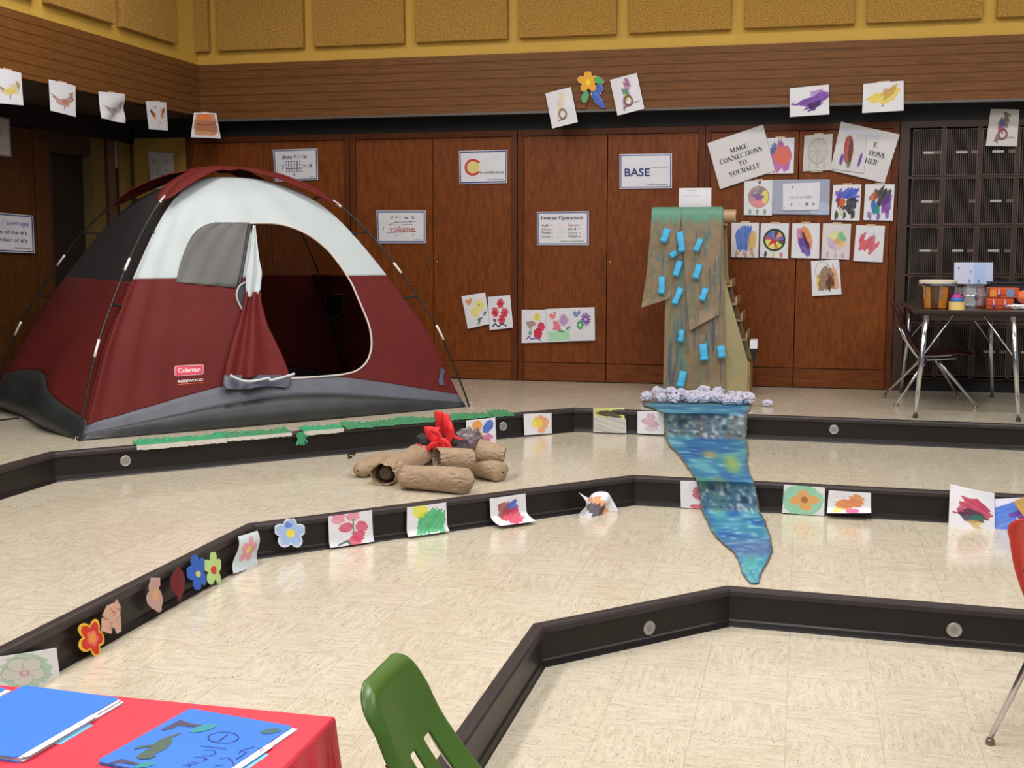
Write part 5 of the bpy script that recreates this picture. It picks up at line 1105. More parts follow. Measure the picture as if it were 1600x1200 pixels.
    o = obj('painted_paper_river', MB().grid(Pq), PAINT, smooth=False, solid=.004, loc=Pq.reshape(-1, 3).mean(0), col=np.clip(col, 0, 1))
    tag(o, 'blue and green painted paper river running down the steps from the waterfall', 'painted paper')
river()
# ------------------------------------------------------------------ paper campfire
def log(name, pa, pb_, ra, rb, seed, label, open_a=False, pinch_b=True, parent=None, squash=.85):
    a, b = np.array(pa, float), np.array(pb_, float); ax = b - a; Ln = np.linalg.norm(ax); ax /= Ln
    s_ = np.cross(ax, [0, 0, 1.]); s_ /= np.linalg.norm(s_); up = np.cross(s_, ax); nl, nc = 40, 40; Pq = np.zeros((nl, nc + 1, 3))
    for i in range(nl):
        f = i / (nl - 1); r = ra + (rb - ra) * f
        e = 1.
        if not open_a: e *= min(1, (f / .10 + .02)) ** .6
        if pinch_b: e *= min(1, ((1 - f) / .10 + .02)) ** .6
        for j in range(nc + 1):
            an = 2 * math.pi * (j % nc) / nc; d = s_ * math.cos(an) + up * math.sin(an) * squash
            p = a + ax * Ln * f; nz = Vector(tuple(p * 9 + d * 1.5)) + Vector((seed, seed * .7, 0))
            k = 1 + .11 * mnoise.noise(nz * .8) - .20 * max(0, .16 - abs(mnoise.noise(nz * 1.7))) * 3 * (.35 + 1.1 * abs(2 * f - 1) ** 2) + .05 * mnoise.noise(nz * 6) * (.4 + abs(2 * f - 1))
            Pq[i, j] = p + d * r * e * k
    mb = MB().grid(Pq)
    o = obj(name, mb, KRAFT, parent, solid=.003 if open_a else 0, loc=a)
    if open_a:
        c = Pq[2, :nc].mean(0); obj('inner_roll', MB().lathe(c, [(.0001, .002), (ra * .45, .0), (ra * .62, .03), (ra * .80, .10)], 20, tuple(ax)), KRAFTD, o)
    return tag(o, label, 'paper log', 'brown paper logs of the campfire')
def at(x, y, z=0.): return G(x, y, Z2 + z)
# heights above the floor are the radii
log('paper_log', at(622, 744, .064), at(740, 752, .068), .074, .080, 1, 'long smooth brown paper log lying in front of the campfire')
log('paper_log', at(598, 742, .060), at(662, 706, .064), .072, .075, 2, 'brown paper log with an open dark end, left of the campfire', open_a=True)
log('paper_log', at(560, 736, .043), at(604, 717, .052), .05, .06, 3, 'crumpled brown paper log end at the far left of the campfire')
log('paper_log', at(682, 716, .145), at(742, 716, .13), .068, .060, 4, 'crumpled brown paper log resting on top behind the front log', open_a=True)
log('paper_log', at(742, 730, .053), at(786, 738, .055), .062, .064, 5, 'brown paper log lying low at the right of the campfire')
log('paper_log', at(788, 713, .12), at(742, 704, .15), .066, .078, 6, 'crumpled brown paper log propped up at the right rear of the campfire', open_a=True)
c = at(680, 727); vs, fs, zm = ball((0, 0, 0), .092, 31, 1.0)
em = tag(obj('black_crumpled_paper', MB().add([(v[0] * 1.15 + c[0], v[1] * .8 + c[1] + .05, v[2] + Z2 - zm + .01) for v in vs], fs), M('black_tissue', (30, 25, 28), .6, var=.3), loc=c), 'crumpled black paper in the middle of the campfire', 'crumpled paper')
c = at(722, 722); vs, fs, zm = ball((0, 0, 0), .085, 37, 1.0)
tag(obj('grey_film_wrap', MB().add([(v[0] + c[0] + .02, v[1] * .8 + c[1] + .06, v[2] + Z2 - zm + .03) for v in vs], fs), M('grey_tissue', (104, 90, 96), .3, var=.3), loc=c), 'crumpled grey brown plastic wrap right of the red paper flames', 'crumpled wrap')
FLAME = M('red_crepe_paper', (240, 50, 56), .6, var=.05)
fc = at(690, 727, .0)
flm = thing('paper_flames', fc, 'bright red crepe paper flames standing up in the campfire', 'paper flames')
YFm = fc[1] + .02
def rib(pp, w0, w1, dy=0., tw=0.):
    a = np.array(pp, float); Pq = []; w0 *= 1.45; w1 *= 1.45
    for k in range(13):
        f = k / 12; x, y = float(sm(a[:, 0], f)), float(sm(a[:, 1], f)); wd = (w0 + (w1 - w0) * f) / 2
        Pq.append([B(x - wd * (1 - .5 * abs(g)) * 0 + g * wd, y + .8 * math.sin(5 * f + g), YFm - dy + .018 * math.sin(5 * f + tw) - .012 * (1 - g * g)) for g in np.linspace(-1, 1, 6)])
    obj('flame_strip', MB().grid(np.array(Pq)), FLAME, flm, smooth=True, solid=.0015)
rib([(692, 705), (688, 680), (687, 660), (685, 643)], 10, 9, .0); rib([(700, 704), (700, 680), (698, 662), (697, 647)], 10, 7, .01, 1); rib([(694, 700), (704, 678), (703, 666), (698, 652)], 8, 6, .02, 2)
rib([(680, 706), (676, 690), (672, 676), (670, 667)], 10, 11, .03, 1); rib([(684, 708), (680, 694), (678, 680), (682, 668)], 9, 9, .05, 2); rib([(700, 708), (690, 690), (682, 677), (676, 672)], 8, 7, .06, .5)
rib([(706, 704), (690, 694), (682, 688), (672, 700), (665, 704)], 7, 6, .07, .2); rib([(672, 700), (684, 685), (694, 688), (704, 702)], 8, 6, .08, 1.3); rib([(664, 706), (676, 694), (690, 690), (700, 700)], 7, 7, .09, 2.2)
rib([(703, 676), (710, 682), (716, 685), (722, 688)], 8, 3, .02, .3); rib([(656, 694), (655, 704), (652, 714), (649, 724)], 5, 11, .10, .6); rib([(690, 690), (694, 700), (702, 706), (704, 714)], 7, 6, .10, 1.1)
tag(obj('black_loop', MB().tube([at(549, 714, .004), at(545, 715, .010), at(544, 711, .02), at(548, 709, .016), at(553, 709, .01), at(556, 704, .01), at(555, 701, .012)], .006, 6), BLACK, smooth=True, loc=at(548, 713)), 'small curled black strip on the floor left of the campfire', 'strip')
# green painted grass strips along the edge of the top tier
GRASS = M('green_poster_paint', (58, 152, 104), .6, var=.16, scale=26)
GRASS2 = M('dull_green_paint', (66, 134, 92), .6, var=.2, scale=22)
def grass(x0, y0, x1, y1, name, label, over=.0, hang=.03, seed=0):
    GR = GRASS if seed in (1, 3) else GRASS2
    r = random.Random(seed); a, b = np.array(TL_[3][1]), np.array(TL_[3][2]); t = (b - a) / np.linalg.norm(b - a); n = np.array([-t[1], t[0]])
    def par(x, y): p = G(x, y, Z3); return float((p[:2] - a) @ t)
    s0, s1 = sorted((par(x0, y0), par(x1, y1))); N = max(20, int((s1 - s0) / .012)); Pq = []
    for k in range(N + 1):
        s_ = s0 + (s1 - s0) * k / N; p = a + t * s_; jag = r.uniform(.0, 1) * .022; bk = .072 + jag + .012 * math.sin(k * .35 + seed)
        wv = .004 + .005 * (1 + math.sin(k * .2 + seed))
        row_ = [(*(p - n * bk), Z3 + wv + .016 * r.random()), (*(p - n * .04), Z3 + .005 + wv * .5), (*(p - n * .005), Z3 + .007), (*(p + n * .017), Z3 + .002), (*(p + n * .021), Z3 - hang - r.random() * .006)]
        Pq.append(row_)
    Pq = np.array(Pq); o = obj(name, MB().grid(Pq[:, :4]), GR, solid=.0012, loc=Pq[N // 2, 2])
    obj('paper_underside', MB().grid(Pq[:, 3:]), M('pale_torn_paper', (196, 190, 178), .7) if over else GR, o, solid=.0012)
    return tag(o, label, 'painted paper', 'green paper grass strips along the top step')
grass(214, 697, 352, 684, 'paper_grass_strip', 'leftmost green painted paper grass strip on the top step edge, in front of the tent', 1, .022, 1)
grass(353, 684, 455, 676, 'paper_grass_strip', 'second green paper grass strip from the left on the top step edge', 1, .016, 2)
grass(472, 674, 536, 669, 'paper_grass_strip', 'short green paper grass strip with a white underside, right of the green cut-out hand', 1, .02, 3)
grass(537, 668, 766, 649, 'paper_grass_strip', 'long green paper grass strip behind the campfire', 0, .004, 4)
grass(768, 649, 802, 646.5, 'paper_grass_strip', 'short green paper strip at the right end of the grass', 0, .008, 5)
f = U(E(.4, .3, .34, .28), LN([(.3, .4), (.1, .9)], .09), LN([(.4, .4), (.36, 1.)], .09), LN([(.5, .4), (.62, .98)], .09), LN([(.55, .35), (.88, .8)], .08), LN([(.5, .25), (.98, .4)], .08))
p3, n3 = rsr(3, 1, .03)
sheet('paper_hand', [PL(x, y, p3, n3) for x, y in ((462, 675), (481, 673), (481, 694), (462, 696))], Cv(50, 50, seed=311, bg=(66, 150, 106)), 'small green cut-out paper hand hanging over the top riser', 'paper cut-out', mask=f, bow=.006)
# ------------------------------------------------------------------ school chairs
def chair(loc, yaw, prof, wd, mat, label, slots, feet, tops=(.25, .36)):
    """local frame: +x = the way the sitter faces, z up from the feet, x = 0 at the top of the back"""
    ch = thing('school_chair', loc, label, 'chair', 'moulded school chairs'); cz, sz = math.cos(yaw), math.sin(yaw)
    def W(p): p = np.array(p, float); return np.array([loc[0] + cz * p[0] - sz * p[1], loc[1] + sz * p[0] + cz * p[1], loc[2] + p[2]])
    prof = np.array(prof, float); hs = prof[3, 1]; d = prof[0, 0]
    hw = np.interp(np.linspace(0, 1, len(prof)), [0, .1, .3, .45, .6, .75, 1], [.46, .5, .52, .50, .49, .47, .425]) * wd
    nu, nv = 80, 45; Pq = np.zeros((nu, nv, 3)); uv = np.zeros((nu, nv, 2)); dn = [np.array([float(sm(prof[:, 0], f)), float(sm(prof[:, 1], f))]) for f in np.linspace(0, 1, nu)]
    arc = np.concatenate([[0], np.cumsum([np.linalg.norm(dn[i + 1] - dn[i]) for i in range(nu - 1)])]); tot = arc[-1]
    for i in range(nu):
        f = i / (nu - 1); h_ = float(np.interp(f, np.linspace(0, 1, len(prof)), hw)); x, z = dn[i]
        de = tot - arc[i]; e = 1.
        if de < .075: e = .52 + .48 * (1 - (1 - de / .075) ** 2.4) ** .6
        if arc[i] < .05: e = .7 + .3 * (1 - (1 - arc[i] / .05) ** 2.2) ** .6
        t = dn[min(i + 1, nu - 1)] - dn[max(i - 1, 0)]; t /= np.linalg.norm(t); nx, nz = -t[1] * -1, -t[0]   # normal to the sitter's side
        for j in range(nv):
            q = -1 + 2 * j / (nv - 1); ed = min((1 - abs(q)) * h_ * e, de, arc[i] + .02)
            roll = -.024 * max(0, 1 - ed / .030) ** 1.6; dish = .022 * q * q * min(1, de / .1) * min(1, arc[i] / .12)
            Pq[i, j] = W((x + nx * (dish + roll), q * h_ * e, z + nz * (dish + roll))); uv[i, j] = (f, q)
    keep = np.ones((nu - 1, nv - 1), bool)
    fm = (uv[:-1, :-1] + uv[1:, 1:]) / 2
    for (f0, f1, q0, q1) in slots: keep &= ~((fm[..., 0] > f0) & (fm[..., 0] < f1) & (fm[..., 1] > q0) & (fm[..., 1] < q1))
    sh = obj('seat_shell', MB().grid(Pq, keep), mat, ch, smooth=True, solid=.008)
    m = sh.modifiers.new('smooth', 'SUBSURF'); m.levels = 1; m.render_levels = 1
    # two bent tube frames under the shell, and four splayed tapered legs
    nb = len(prof)
    for s_ in (-1, 1):
        pts_ = [W((prof[k, 0] - (.016 if k > 5 else 0), s_ * wd * (.30 if k < 6 else .34), prof[k, 1] - (.036 if k < 6 else .012))) for k in range(2, nb - 2)]
        obj('frame_tube', MB().tube(pts_, .009, 10), CHROME, ch, smooth=True)
    tops = [(tops[0], -.30), (tops[0], .30), (tops[1], -.30), (tops[1], .30)]
    for (tx, ty), ft in zip(tops, feet):
        a = W((tx, ty * wd, hs - .045)); b = np.array(ft, float); b[2] = loc[2] + .022; mid = a + (b - a) * .12
        lg = obj('leg', MB().tube([a, mid, b], [.0125, .0125, .0085], 12), CHROME, ch, smooth=True)
        obj('glide', MB().lathe((b[0], b[1], loc[2]), [(.013, .0005), (.0155, .006), (.013, .016), (.009, .022)], 18), M('glide_steel', (150, 134, 116), .3, .8), lg, smooth=False)
    return ch
def plastic(name, c): return M(name, c, .32, var=.05, scale=5, bump=.03, bscale=160)
# green chair in the foreground, on the lowest floor
GP = [(.54, .332), (.52, .347), (.42, .350), (.32, .338), (.24, .330), (.185, .345), (.146, .385), (.102, .445), (.062, .510), (.027, .590), (0, .668)]
pA, pB = G(562, 1084, .66), G(642, 1010, .66); pm = (pA + pB) / 2; gx, gy = pm[0], pm[1]
chair((gx, gy, 0), 0, GP, .375, plastic('green_chair_plastic', (70, 104, 34)), 'green moulded plastic chair in the foreground beside the red table',
      [(.60, .775, -.40, -.17), (.60, .775, .17, .40)], [(gx + .14, gy - .17, 0), (gx + .14, gy + .17, 0), (gx + .52, gy - .18, 0), (gx + .52, gy + .18, 0)], (.26, .36))
# red chair at the right edge, turned towards the back of the room
A_, A2 = G(1547, 1163, 0), G(1597, 1133, 0); yaw_r = math.atan2(.83, .55); fx = np.array([math.cos(yaw_r), math.sin(yaw_r), 0]); sd = np.array([-fx[1], fx[0], 0])
RP = [(x * 1.5 if k > 4 else x + .10, z * .77 / .665) for k, (x, z) in enumerate(GP)]; tl = B(1568, 812, 4.0); rl = tl - sd * .40 * .45; rl[2] = 0
chair(tuple(rl), yaw_r, RP, .40, plastic('red_chair_plastic', (206, 46, 30)), 'red moulded plastic chair cut off by the right photo edge',
      [(.62, .84, -.72, -.12), (.62, .84, .12, .72)], [A_ - sd * .42, A_, A_ + fx * .40 - sd * .42, A2 + fx * .12 - sd * .03], (.18, .30))
# maroon chair at the table
mf = [G(1400, 635, Z3), G(1381, 622, Z3), G(1524, 638, Z3), G(1497, 624, Z3)]
mc = sum(mf) / 4; mh = float(B(1398, 470, mc[1])[2]) - Z3; mx = float(B(1397, 475, mc[1])[0])
MP = [(.54, .352), (.52, .372), (.42, .374), (.30, .362), (.20, .357), (.165, .372), (.135, .415), (.10, .47), (.062, .55), (.025, mh * .9), (0, mh)]
chair((mx, mc[1], Z3), 0, MP, .42, plastic('maroon_chair_plastic', (60, 26, 32)), 'maroon moulded plastic chair tucked under the instrument table',
      [(.58, .84, -.55, -.12), (.58, .84, .12, .55)], mf, (.22, .30))
# ------------------------------------------------------------------ instrument table by the lockers
ztb = Z3 + .655 * S
tn = B(1423, 484, 7.9 * S); tx0, tx1, ty0, ty1 = .668 * S, 1.42 * S, 7.88 * S, 9.06 * S
tbl = thing('instrument_table', ((tx0 + tx1) / 2, (ty0 + ty1) / 2, Z3), 'dark topped school table with chrome legs carrying drums, in front of the lockers', 'table')
obj('tabletop', MB().box((tx0, ty0, ztb - .026), (tx1, ty1, ztb)), M('dark_brown_laminate', (64, 46, 34), .28, var=.2, stretch=(3, 14, 1)), tbl, bevel=.006)
obj('edge_band', MB().box((tx0 - .004, ty0 - .004, ztb - .024), (tx1, ty0, ztb - .004)), M('black_edge_band', (36, 30, 28), .4), tbl)
obj('apron', MB().box((tx0 + .08, ty0 + .06, ztb - .07), (tx1 - .06, ty0 + .08, ztb - .026)).box((tx0 + .08, ty1 - .08, ztb - .07), (tx1 - .06, ty1 - .06, ztb - .026)), M('brown_apron', (70, 54, 44), .5), tbl)
for (x, y), (ix, iy) in zip(((1430, 653), (1591, 659), (1408, 614), (1550, 621)), ((1, 1), (-1, 1), (1, -1), (-1, -1))):
    f_ = G(x, y, Z3); t0 = f_ + np.array([ix * .05, iy * .05, ztb - Z3 - .03]); f_[2] = Z3 + .03
    md = f_ + (t0 - f_) * .55
    lg = obj('leg', MB().tube([t0, md, f_], [.019, .018, .011], 14), CHROME, tbl, smooth=True)
    obj('glide', MB().lathe((f_[0], f_[1], Z3), [(.014, .0005), (.017, .006), (.014, .018), (.011, .03)], 16), M('dark_glide', (70, 60, 54), .4, .5), lg)
    obj('brace', MB().tube([md + (t0 - f_) * .03, t0 + np.array([ix * .17, iy * .05, -.005])], .006, 8), CHROME, tbl, smooth=True)
def onT(x, Y): return float(B(x, 478, Y)[0])
yt = 8.10 * S
# hand drum with wooden staves
c = (onT(1464, yt), yt, ztb); R0 = 27 * yt / 1900
dm = thing('hand_drum', c, 'small hand drum with orange and brown wooden staves and a white head', 'drum', 'drums on the table')
for i in range(12):
    m_ = MB(); a0, a1 = 2 * math.pi * i / 12, 2 * math.pi * (i + 1) / 12; Pq = []
    for z, r in ((.004, .80), (.05, .84), (.11, .91), (.17, .97)): Pq.append([(c[0] + R0 * r * math.cos(a0 + (a1 - a0) * k / 4), c[1] + R0 * r * math.sin(a0 + (a1 - a0) * k / 4), ztb + z) for k in range(5)])
    obj('stave', MB().grid(np.array(Pq)), M('orange_stave', (190, 120, 42), .3, coat=.5) if i % 2 else M('brown_stave', (74, 40, 22), .3, coat=.5), dm, smooth=True)
obj('drum_head', MB().lathe((c[0], c[1], ztb + .165), [(R0 * .98, 0), (R0 * .99, .022), (R0 * .93, .027), (.001, .027)], 40), M('drum_skin', (216, 206, 186), .5), dm)
obj('rim', MB().lathe((c[0], c[1], ztb + .15), [(R0 * 1.0, 0), (R0 * 1.04, .004), (R0 * 1.04, .016), (R0 * 1.0, .02)], 40), CHROME, dm)
for i in range(4):
    a = math.radians(-100 + 55 * i - 40); p = (c[0] + R0 * 1.0 * math.cos(a), c[1] + R0 * 1.0 * math.sin(a))
    obj('tension_lug', MB().tube([(p[0], p[1], ztb + .155), (p[0] * .5 + .5 * (c[0] + R0 * .94 * math.cos(a)), p[1] * .5 + .5 * (c[1] + R0 * .94 * math.sin(a)), ztb + .10), (c[0] + R0 * .93 * math.cos(a), c[1] + R0 * .93 * math.sin(a), ztb + .07)], .006, 8), CHROME, dm)
# snare drum
ys = 8.30 * S; c = (onT(1514, ys), ys, ztb); R1 = 25 * ys / 1900
sn_ = thing('snare_drum', c, 'chrome snare drum in the middle of the table', 'drum', 'drums on the table')
obj('shell', MB().lathe(c, [(R1 * .95, .012), (R1 * .95, .07), (R1 * .965, .075), (R1 * .965, .083), (R1 * .95, .088), (R1 * .95, .15)], 44), M('snare_chrome', (196, 196, 202), .25, .45, .03), sn_)
for z0 in (.0005, .142): obj('hoop', MB().lathe((c[0], c[1], ztb + z0), [(R1 * .96, 0), (R1 * 1.03, .002), (R1 * 1.03, .018), (R1 * .96, .02)], 44), CHROME, sn_)
obj('batter_head', MB().lathe((c[0], c[1], ztb + .15), [(R1 * .95, 0), (.001, .004)], 44), M('drum_skin', (216, 206, 186), .5), sn_)
for i in range(8):
    a = 2 * math.pi * i / 8 - .5; x, y = c[0] + R1 * .99 * math.cos(a), c[1] + R1 * .99 * math.sin(a)
    obj('lug', MB().lathe((x, y, ztb + .055), [(.006, 0), (.012, .012), (.012, .036), (.006, .048)], 10).tube([(x, y, ztb + .02), (x, y, ztb + .145)], .003, 6), CHROME, sn_)
# standing card behind the drums
yc_ = 8.62 * S; qc = [B(x, y, yc_) for x, y in ((1491, 410), (1552, 410), (1551, 472), (1490, 472))]
for i in (2, 3): qc[i][2] = ztb + .003
cd = Cv(60, 60, seed=401, bg=(206, 216, 244)).p(R(0, 0, .5, .5), (222, 222, 240), .6).p(R(.5, 0, .8, .6), (176, 200, 246), .6).p(U(E(.12, .14, .03), E(.42, .22, .03), E(.4, .44, .035, .04), E(.64, .44, .035, .04)), (120, 130, 170), .8)
cs = sheet('laminated_card', qc, cd, 'shiny bluish white card standing upright behind the snare drum', 'card', mat=LAM, bow=.006)
obj('card_foot', MB().prism([qc[3] + np.array([.02, .004, 0]), qc[3] + np.array([.02, .10, 0]), qc[3] + np.array([.02, .004, .12])], (qc[2][0] - qc[3][0] - .04, 0, 0)), M('card_back', (200, 200, 206), .6), cs)
# ring with a coloured ball
yr = 7.93 * S; c = (onT(1495, yr), yr, ztb)
rg = thing('wooden_ring', c, 'short pale yellow tube standing on the table edge in front of the snare drum', 'tube')
rr_ = 11.5 * yr / 1900
obj('tube_wall', MB().lathe(c, [(rr_, .0), (rr_, .055), (rr_ * .82, .055), (rr_ * .82, .0)], 32), M('pale_yellow_wood', (222, 194, 118), .5), rg)
bl = thing('shaker_ball', (c[0] + .003, c[1], ztb + .028), 'small magenta and blue ball sitting in the pale yellow tube', 'ball')
prof_ = [(rr_ * .78 * math.sin(a), .028 - .002 + rr_ * .78 * (1 - math.cos(a))) for a in np.linspace(.02, math.pi - .02, 14)]
obj('blue_half', MB().lathe(c, prof_[:9], 24), M('blue_ball', (60, 110, 190), .4), bl, smooth=True)
obj('magenta_half', MB().lathe(c, prof_[8:], 24), M('magenta_ball', (196, 50, 140), .4), bl, smooth=True)
# stack of orange boxes with striped ribbons
yo = 8.12 * S; X = lambda x: onT(x, yo)
bx = thing('black_box', (X(1570), yo + .2, ztb), 'low black box behind the orange boxes on the table', 'box')
obj('box_body', MB().box((X(1552), yo + .13, ztb), (X(1604), yo + .30, ztb + .16)), M('black_box_card', (30, 26, 34), .6), bx, bevel=.004)
obj('lid', MB().box((X(1550), yo + .125, ztb + .16), (X(1605), yo + .305, ztb + .175)), M('black_lid', (24, 20, 30), .5), bx, bevel=.003)
ORB = M('orange_box_card', (206, 84, 40), .5, var=.12, scale=18)
def ribbon(parent, x, z, y, h_):
    w2 = .010
    for k, colr in enumerate(((200, 40, 50), (230, 226, 230), (200, 40, 50), (230, 226, 230), (200, 40, 50))):
        xx = x - w2 + k * 2 * w2 / 5; obj('ribbon_stripe', MB().box((xx, y - .003, z), (xx + 2 * w2 / 5, y, z + h_)), M('stripe_%d' % colr[1], colr, .6), parent)
    obj('ribbon_star_field', MB().prism([(x - w2, y - .0045, z), (x + w2, y - .0045, z), (x, y - .0045, z + .02)], (0, .001, 0)), M('ribbon_blue', (40, 50, 130), .6), parent)
for z0, xa_, xb__, lab, rb in ((0., 1543, 1584, 'lower orange box with two striped ribbons', (1553, 1570)), (.072, 1546, 1592, 'upper orange box with one striped ribbon, on the lower one', (1560,))):
    o = thing('orange_box', (X((xa_ + xb__) / 2), yo, ztb + z0), lab, 'box', 'orange boxes on the table')
    obj('box_body', MB().box((X(xa_), yo, ztb + z0 + .001), (X(xb__), yo + .11, ztb + z0 + .068)), ORB, o, bevel=.003)
    obj('box_band', MB().box((X(xa_) - .001, yo - .002, ztb + z0 + .018), (X(xb__) + .001, yo, ztb + z0 + .026)), M('dark_orange_band', (150, 50, 28), .5), o)
    if z0: obj('blue_panel', MB().box((X(1572), yo - .003, ztb + z0 + .008), (X(1584), yo, ztb + z0 + .06)), M('grey_blue_panel', (120, 140, 176), .5), o); obj('yellow_panel', MB().box((X(1546), yo - .003, ztb + z0 + .01), (X(1556), yo, ztb + z0 + .055)), M('amber_panel', (222, 150, 50), .5), o)
    for rx in rb: ribbon(o, X(rx), ztb + z0 + .012, yo - .003, .05)
cl_c = (X(1595), yo - .06, ztb)
vs, fs, zm = ball((0, 0, 0), .05, 55, .35)
tag(obj('white_cloth', MB().add([(v[0] * 1.9 + cl_c[0], v[1] * .8 + cl_c[1], v[2] + ztb - zm) for v in vs], fs), WHITE, loc=cl_c), 'crumpled white cloth at the table edge under the orange ball', 'cloth')
vs = []; bmx = MB().lathe((cl_c[0] + .01, cl_c[1] + .01, ztb + .04), [(.046 * math.sin(a), .044 * (1 - math.cos(a))) for a in np.linspace(.02, math.pi - .02, 14)], 24)
tag(obj('orange_ball', bmx, M('orange_woven', (226, 110, 70), .7, var=.2, scale=40), smooth=True, loc=(cl_c[0], cl_c[1], ztb + .04)), 'orange ball shape lying on the white cloth at the right photo edge', 'ball')
# ------------------------------------------------------------------ red-clothed low table with folders
zt2 = .54 * S
tc = G(521, 1121, zt2); tw, td = 1.25, .72
tx1_, ty1_ = tc[0], tc[1]
lt = thing('low_table', (tx1_ - tw / 2, ty1_ - td / 2, Z1), 'low table hidden under the red cloth in the lower left corner', 'table')
obj('tabletop', MB().box((tx1_ - tw, ty1_ - td, zt2 - .03), (tx1_ - .006, ty1_ - .006, zt2 - .006)), M('plain_laminate', (170, 150, 120), .5), lt)
for ax_ in (tx1_ - tw + .05, tx1_ - .06):
    for ay in (ty1_ - td + .05, ty1_ - .06): obj('leg', MB().tube([(ax_, ay, zt2 - .03), (ax_, ay, Z1 + .001)], .016, 12), CHROME, lt, smooth=True)
N = 40; CLOTH = M('red_plastic_cloth', (220, 50, 70), .42, var=.03, scale=3, bump=.10, bscale=4)
ring0 = []
x0_, x1_, y0_, y1_ = tx1_ - tw - .004, tx1_, ty1_ - td - .004, ty1_
per = [(x0_ + (x1_ - x0_) * k / N, y1_, 0, 1) for k in range(N)] + [(x1_, y1_ - (y1_ - y0_) * k / N, 1, 0) for k in range(N)] + [(x1_ - (x1_ - x0_) * k / N, y0_, 0, -1) for k in range(N)] + [(x0_, y0_ + (y1_ - y0_) * k / N, -1, 0) for k in range(N)]
Pq = []
for k, dz in enumerate((0, -.004, -.03, -.12, -.25)):
    row_ = []
    for i, (x, y, nx, ny) in enumerate(per):
        amp = .012 * (-dz / .25) * math.sin(i * 1.1) + .03 * (-dz / .25) + (.003 if k else 0)
        cxr = 1 if i in (0, N, 2 * N, 3 * N) else 0
        row_.append((x + nx * amp, y + ny * amp, zt2 + dz))
    row_.append(row_[0]); Pq.append(row_)
mbc = MB().grid(np.array(Pq)); mbc.add([(x, y, zt2) for x, y, *_ in per], [tuple(range(4 * N))[::-1]])
cloth = tag(obj('tablecloth', mbc, CLOTH, solid=.002, loc=(tx1_ - tw / 2, ty1_ - td / 2, zt2)), 'red plastic tablecloth over the low table in the lower left corner', 'tablecloth')
FB = M('blue_folder_card', (46, 118, 226), .5, var=.03, scale=4)
def folder(pl, pr, z, label, ln=.30, art=None, sheets=4):
    a, b = G(*pl, z), G(*pr, z); ex = (b - a); W_ = np.linalg.norm(ex); ex /= W_; ey = np.array([ex[1], -ex[0], 0.])
    f = thing('paper_folder', (a + b) / 2 + ey * ln / 2, label, 'folder', 'blue paper folders on the red table')
    def quad(x0, y0, x1, y1, zz): return [a + ex * x + ey * y + np.array([0, 0, zz]) for x, y in ((x0, y0), (x1, y0), (x1, y1), (x0, y1))]
    def rc(x0, y0, x1, y1, zz, r=.012):
        o = []
        for cx, cy, a0 in ((x1 - r, y0 + r, -90), (x1 - r, y1 - r, 0), (x0 + r, y1 - r, 90), (x0 + r, y0 + r, 180)):
            for k in range(5): t = math.radians(a0 + 22.5 * k); o.append(a + ex * (cx + r * math.cos(t)) + ey * (cy + r * math.sin(t)) + np.array([0, 0, zz]))
        return o
    obj('back_cover', MB().prism(rc(0, 0, W_ + .006, ln, 0.0006), (0, 0, .0008)), FB, f)
    obj('folder_tab', MB().prism(rc(W_, .13, W_ + .022, .24, .0006, .006), (0, 0, .0008)), M('light_blue_tab', (120, 206, 246), .5), f)
    for k in range(sheets):
        obj('paper_sheet', MB().prism(rc(.004, .004 + .001 * k, W_ + .010 - .003 * k + .003 * (k % 2), ln - .004, .0018 + .0021 * k, .003), (0, 0, .0011)), WHITE, f)
    cvr = obj('front_cover', MB().prism(rc(0, 0, W_ - .004, ln, .0022 + .0021 * sheets), (0, 0, .0008)), FB, f)
    obj('white_flap', MB().prism(rc(W_ - .012, .10, W_ + .014, ln - .01, .0010 + .0021 * sheets, .008), (0, 0, .0008)), WHITE, f)
    return f, quad(0, 0, W_, ln, .0032 + .0021 * sheets), cvr
folder((-96, 1067), (14, 1080), zt2, 'blue paper folder at the left photo edge, farthest back on the red table', sheets=2)
folder((38, 1078), (190, 1098), zt2 + .0005, 'plain blue paper folder stuffed with white sheets on the red table', ln=.34)
f3, q3, cv3 = folder((297, 1111.5), (461, 1140), zt2, 'blue paper folder with a brown and green drawing and handwriting', sheets=2)
TREE = M('brown_marker', (70, 66, 90), .6); GRM = M('green_marker', (44, 140, 150), .6); OLV = M('olive_marker', (72, 96, 82), .6)
def mark(pts, wd, mat, name, z=.0006):
    P3 = [(q3[0] * (1 - x) + q3[1] * x) * (1 - y) + (q3[3] * (1 - x) + q3[2] * x) * y + np.array([0, 0, z]) for x, y in pts]
    Pq = []
    for i, p in enumerate(P3):
        t = P3[min(i + 1, len(P3) - 1)] - P3[max(i - 1, 0)]; t /= np.linalg.norm(t) + 1e-9; n = np.array([-t[1], t[0], 0]) * (wd[i] if hasattr(wd, '__len__') else wd)
        Pq.append([p - n, p + n])
    obj(name, MB().grid(np.array(Pq)), mat, cv3)
inv = lambda px, py: (lambda p: (float((p - q3[0]) @ (q3[1] - q3[0]) / ((q3[1] - q3[0]) @ (q3[1] - q3[0]))), float((p - q3[0]) @ (q3[3] - q3[0]) / ((q3[3] - q3[0]) @ (q3[3] - q3[0])))))(G(px, py, q3[0][2]))
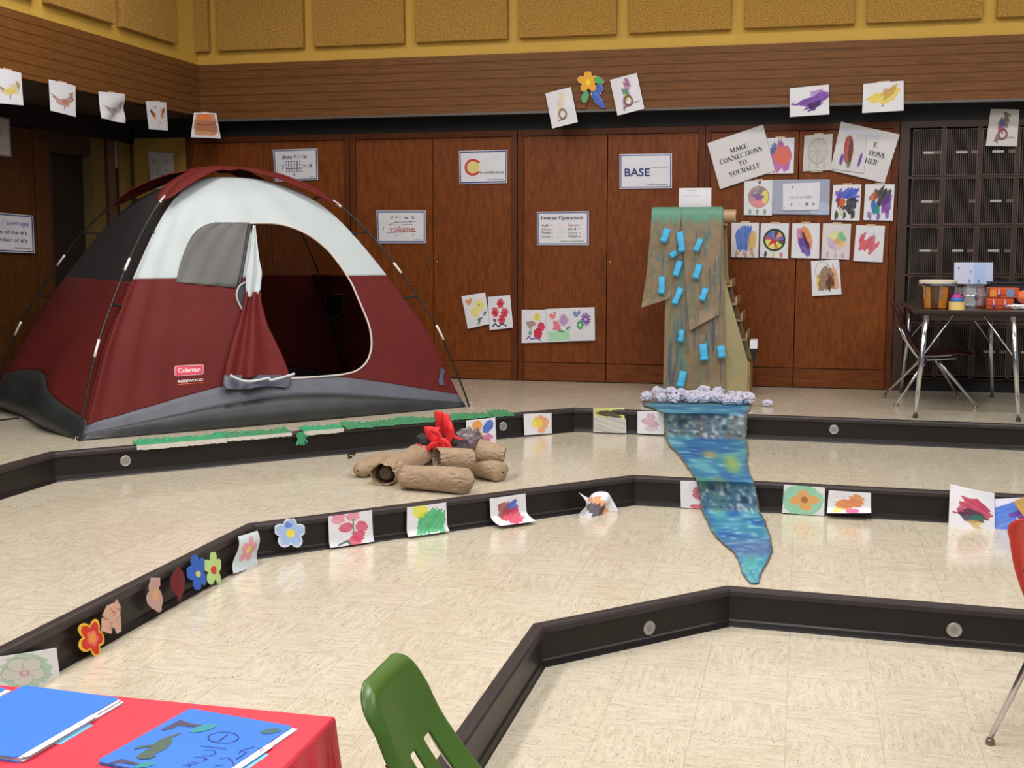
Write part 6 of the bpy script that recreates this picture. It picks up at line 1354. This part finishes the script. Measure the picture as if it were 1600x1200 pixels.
cp_ = lambda x, y: inv(150 + x / 4.848, 1090 + y / 4.848)
def mk(pts, wd, mat, name, z=.0006): mark([cp_(*p) for p in pts], wd, mat, name, z)
mk([(600, 190), (680, 205), (760, 215), (800, 215)], [.016, .010, .007, .006], TREE, 'drawn_trunk'); mk([(590, 215), (540, 235), (500, 246)], [.010, .008, .004], TREE, 'drawn_trunk')
mk([(720, 265), (790, 240), (860, 222), (920, 205)], [.006, .016, .015, .004], GRM, 'drawn_leaves', .0009)
mk([(310, 460), (390, 425), (470, 385), (520, 335), (560, 300), (640, 268)], [.006, .014, .018, .016, .006, .003], OLV, 'drawn_leaves'); mk([(290, 390), (350, 375), (420, 365), (470, 355)], [.003, .006, .005, .004], OLV, 'drawn_leaves', .0009); mk([(330, 462), (400, 455), (450, 440)], [.004, .008, .004], OLV, 'drawn_leaves', .0012)
mk([(110, 500), (190, 480), (260, 495), (330, 508)], [.004, .010, .006, .004], TREE, 'drawn_trunk'); mk([(290, 530), (370, 510), (450, 500)], [.005, .014, .006], GRM, 'drawn_leaves', .0009)
mk([(1250, 270), (1300, 258), (1350, 252), (1400, 245)], [.006, .014, .014, .006], M('olive_blot', (62, 104, 110), .7), 'drawn_blot')
INK = M('pen_ink', (34, 44, 110), .6)
th_ = np.linspace(0, 2 * math.pi, 26)
for pts in ([(965 + 115 * math.cos(a), 305 + 42 * math.sin(a)) for a in th_], [(1000, 280), (960, 310), (925, 335)], [(785, 368), (860, 375), (990, 390)],
            [(820, 400), (890, 398), (910, 425), (860, 445), (805, 440)], [(740, 455), (800, 452), (845, 470), (800, 490), (830, 465)], [(720, 492), (780, 495), (745, 510), (690, 505)], [(655, 515), (720, 518), (700, 530)],
            [(940, 465), (1000, 455), (1030, 480), (1050, 520)], [(1060, 470), (1110, 440), (1140, 415), (1100, 405), (1080, 425)], [(1085, 405), (1150, 390), (1200, 372)], [(1220, 385), (1270, 395), (1240, 410)], [(900, 520), (960, 512)]):
    mk(pts, .0011, INK, 'handwriting', .0012)
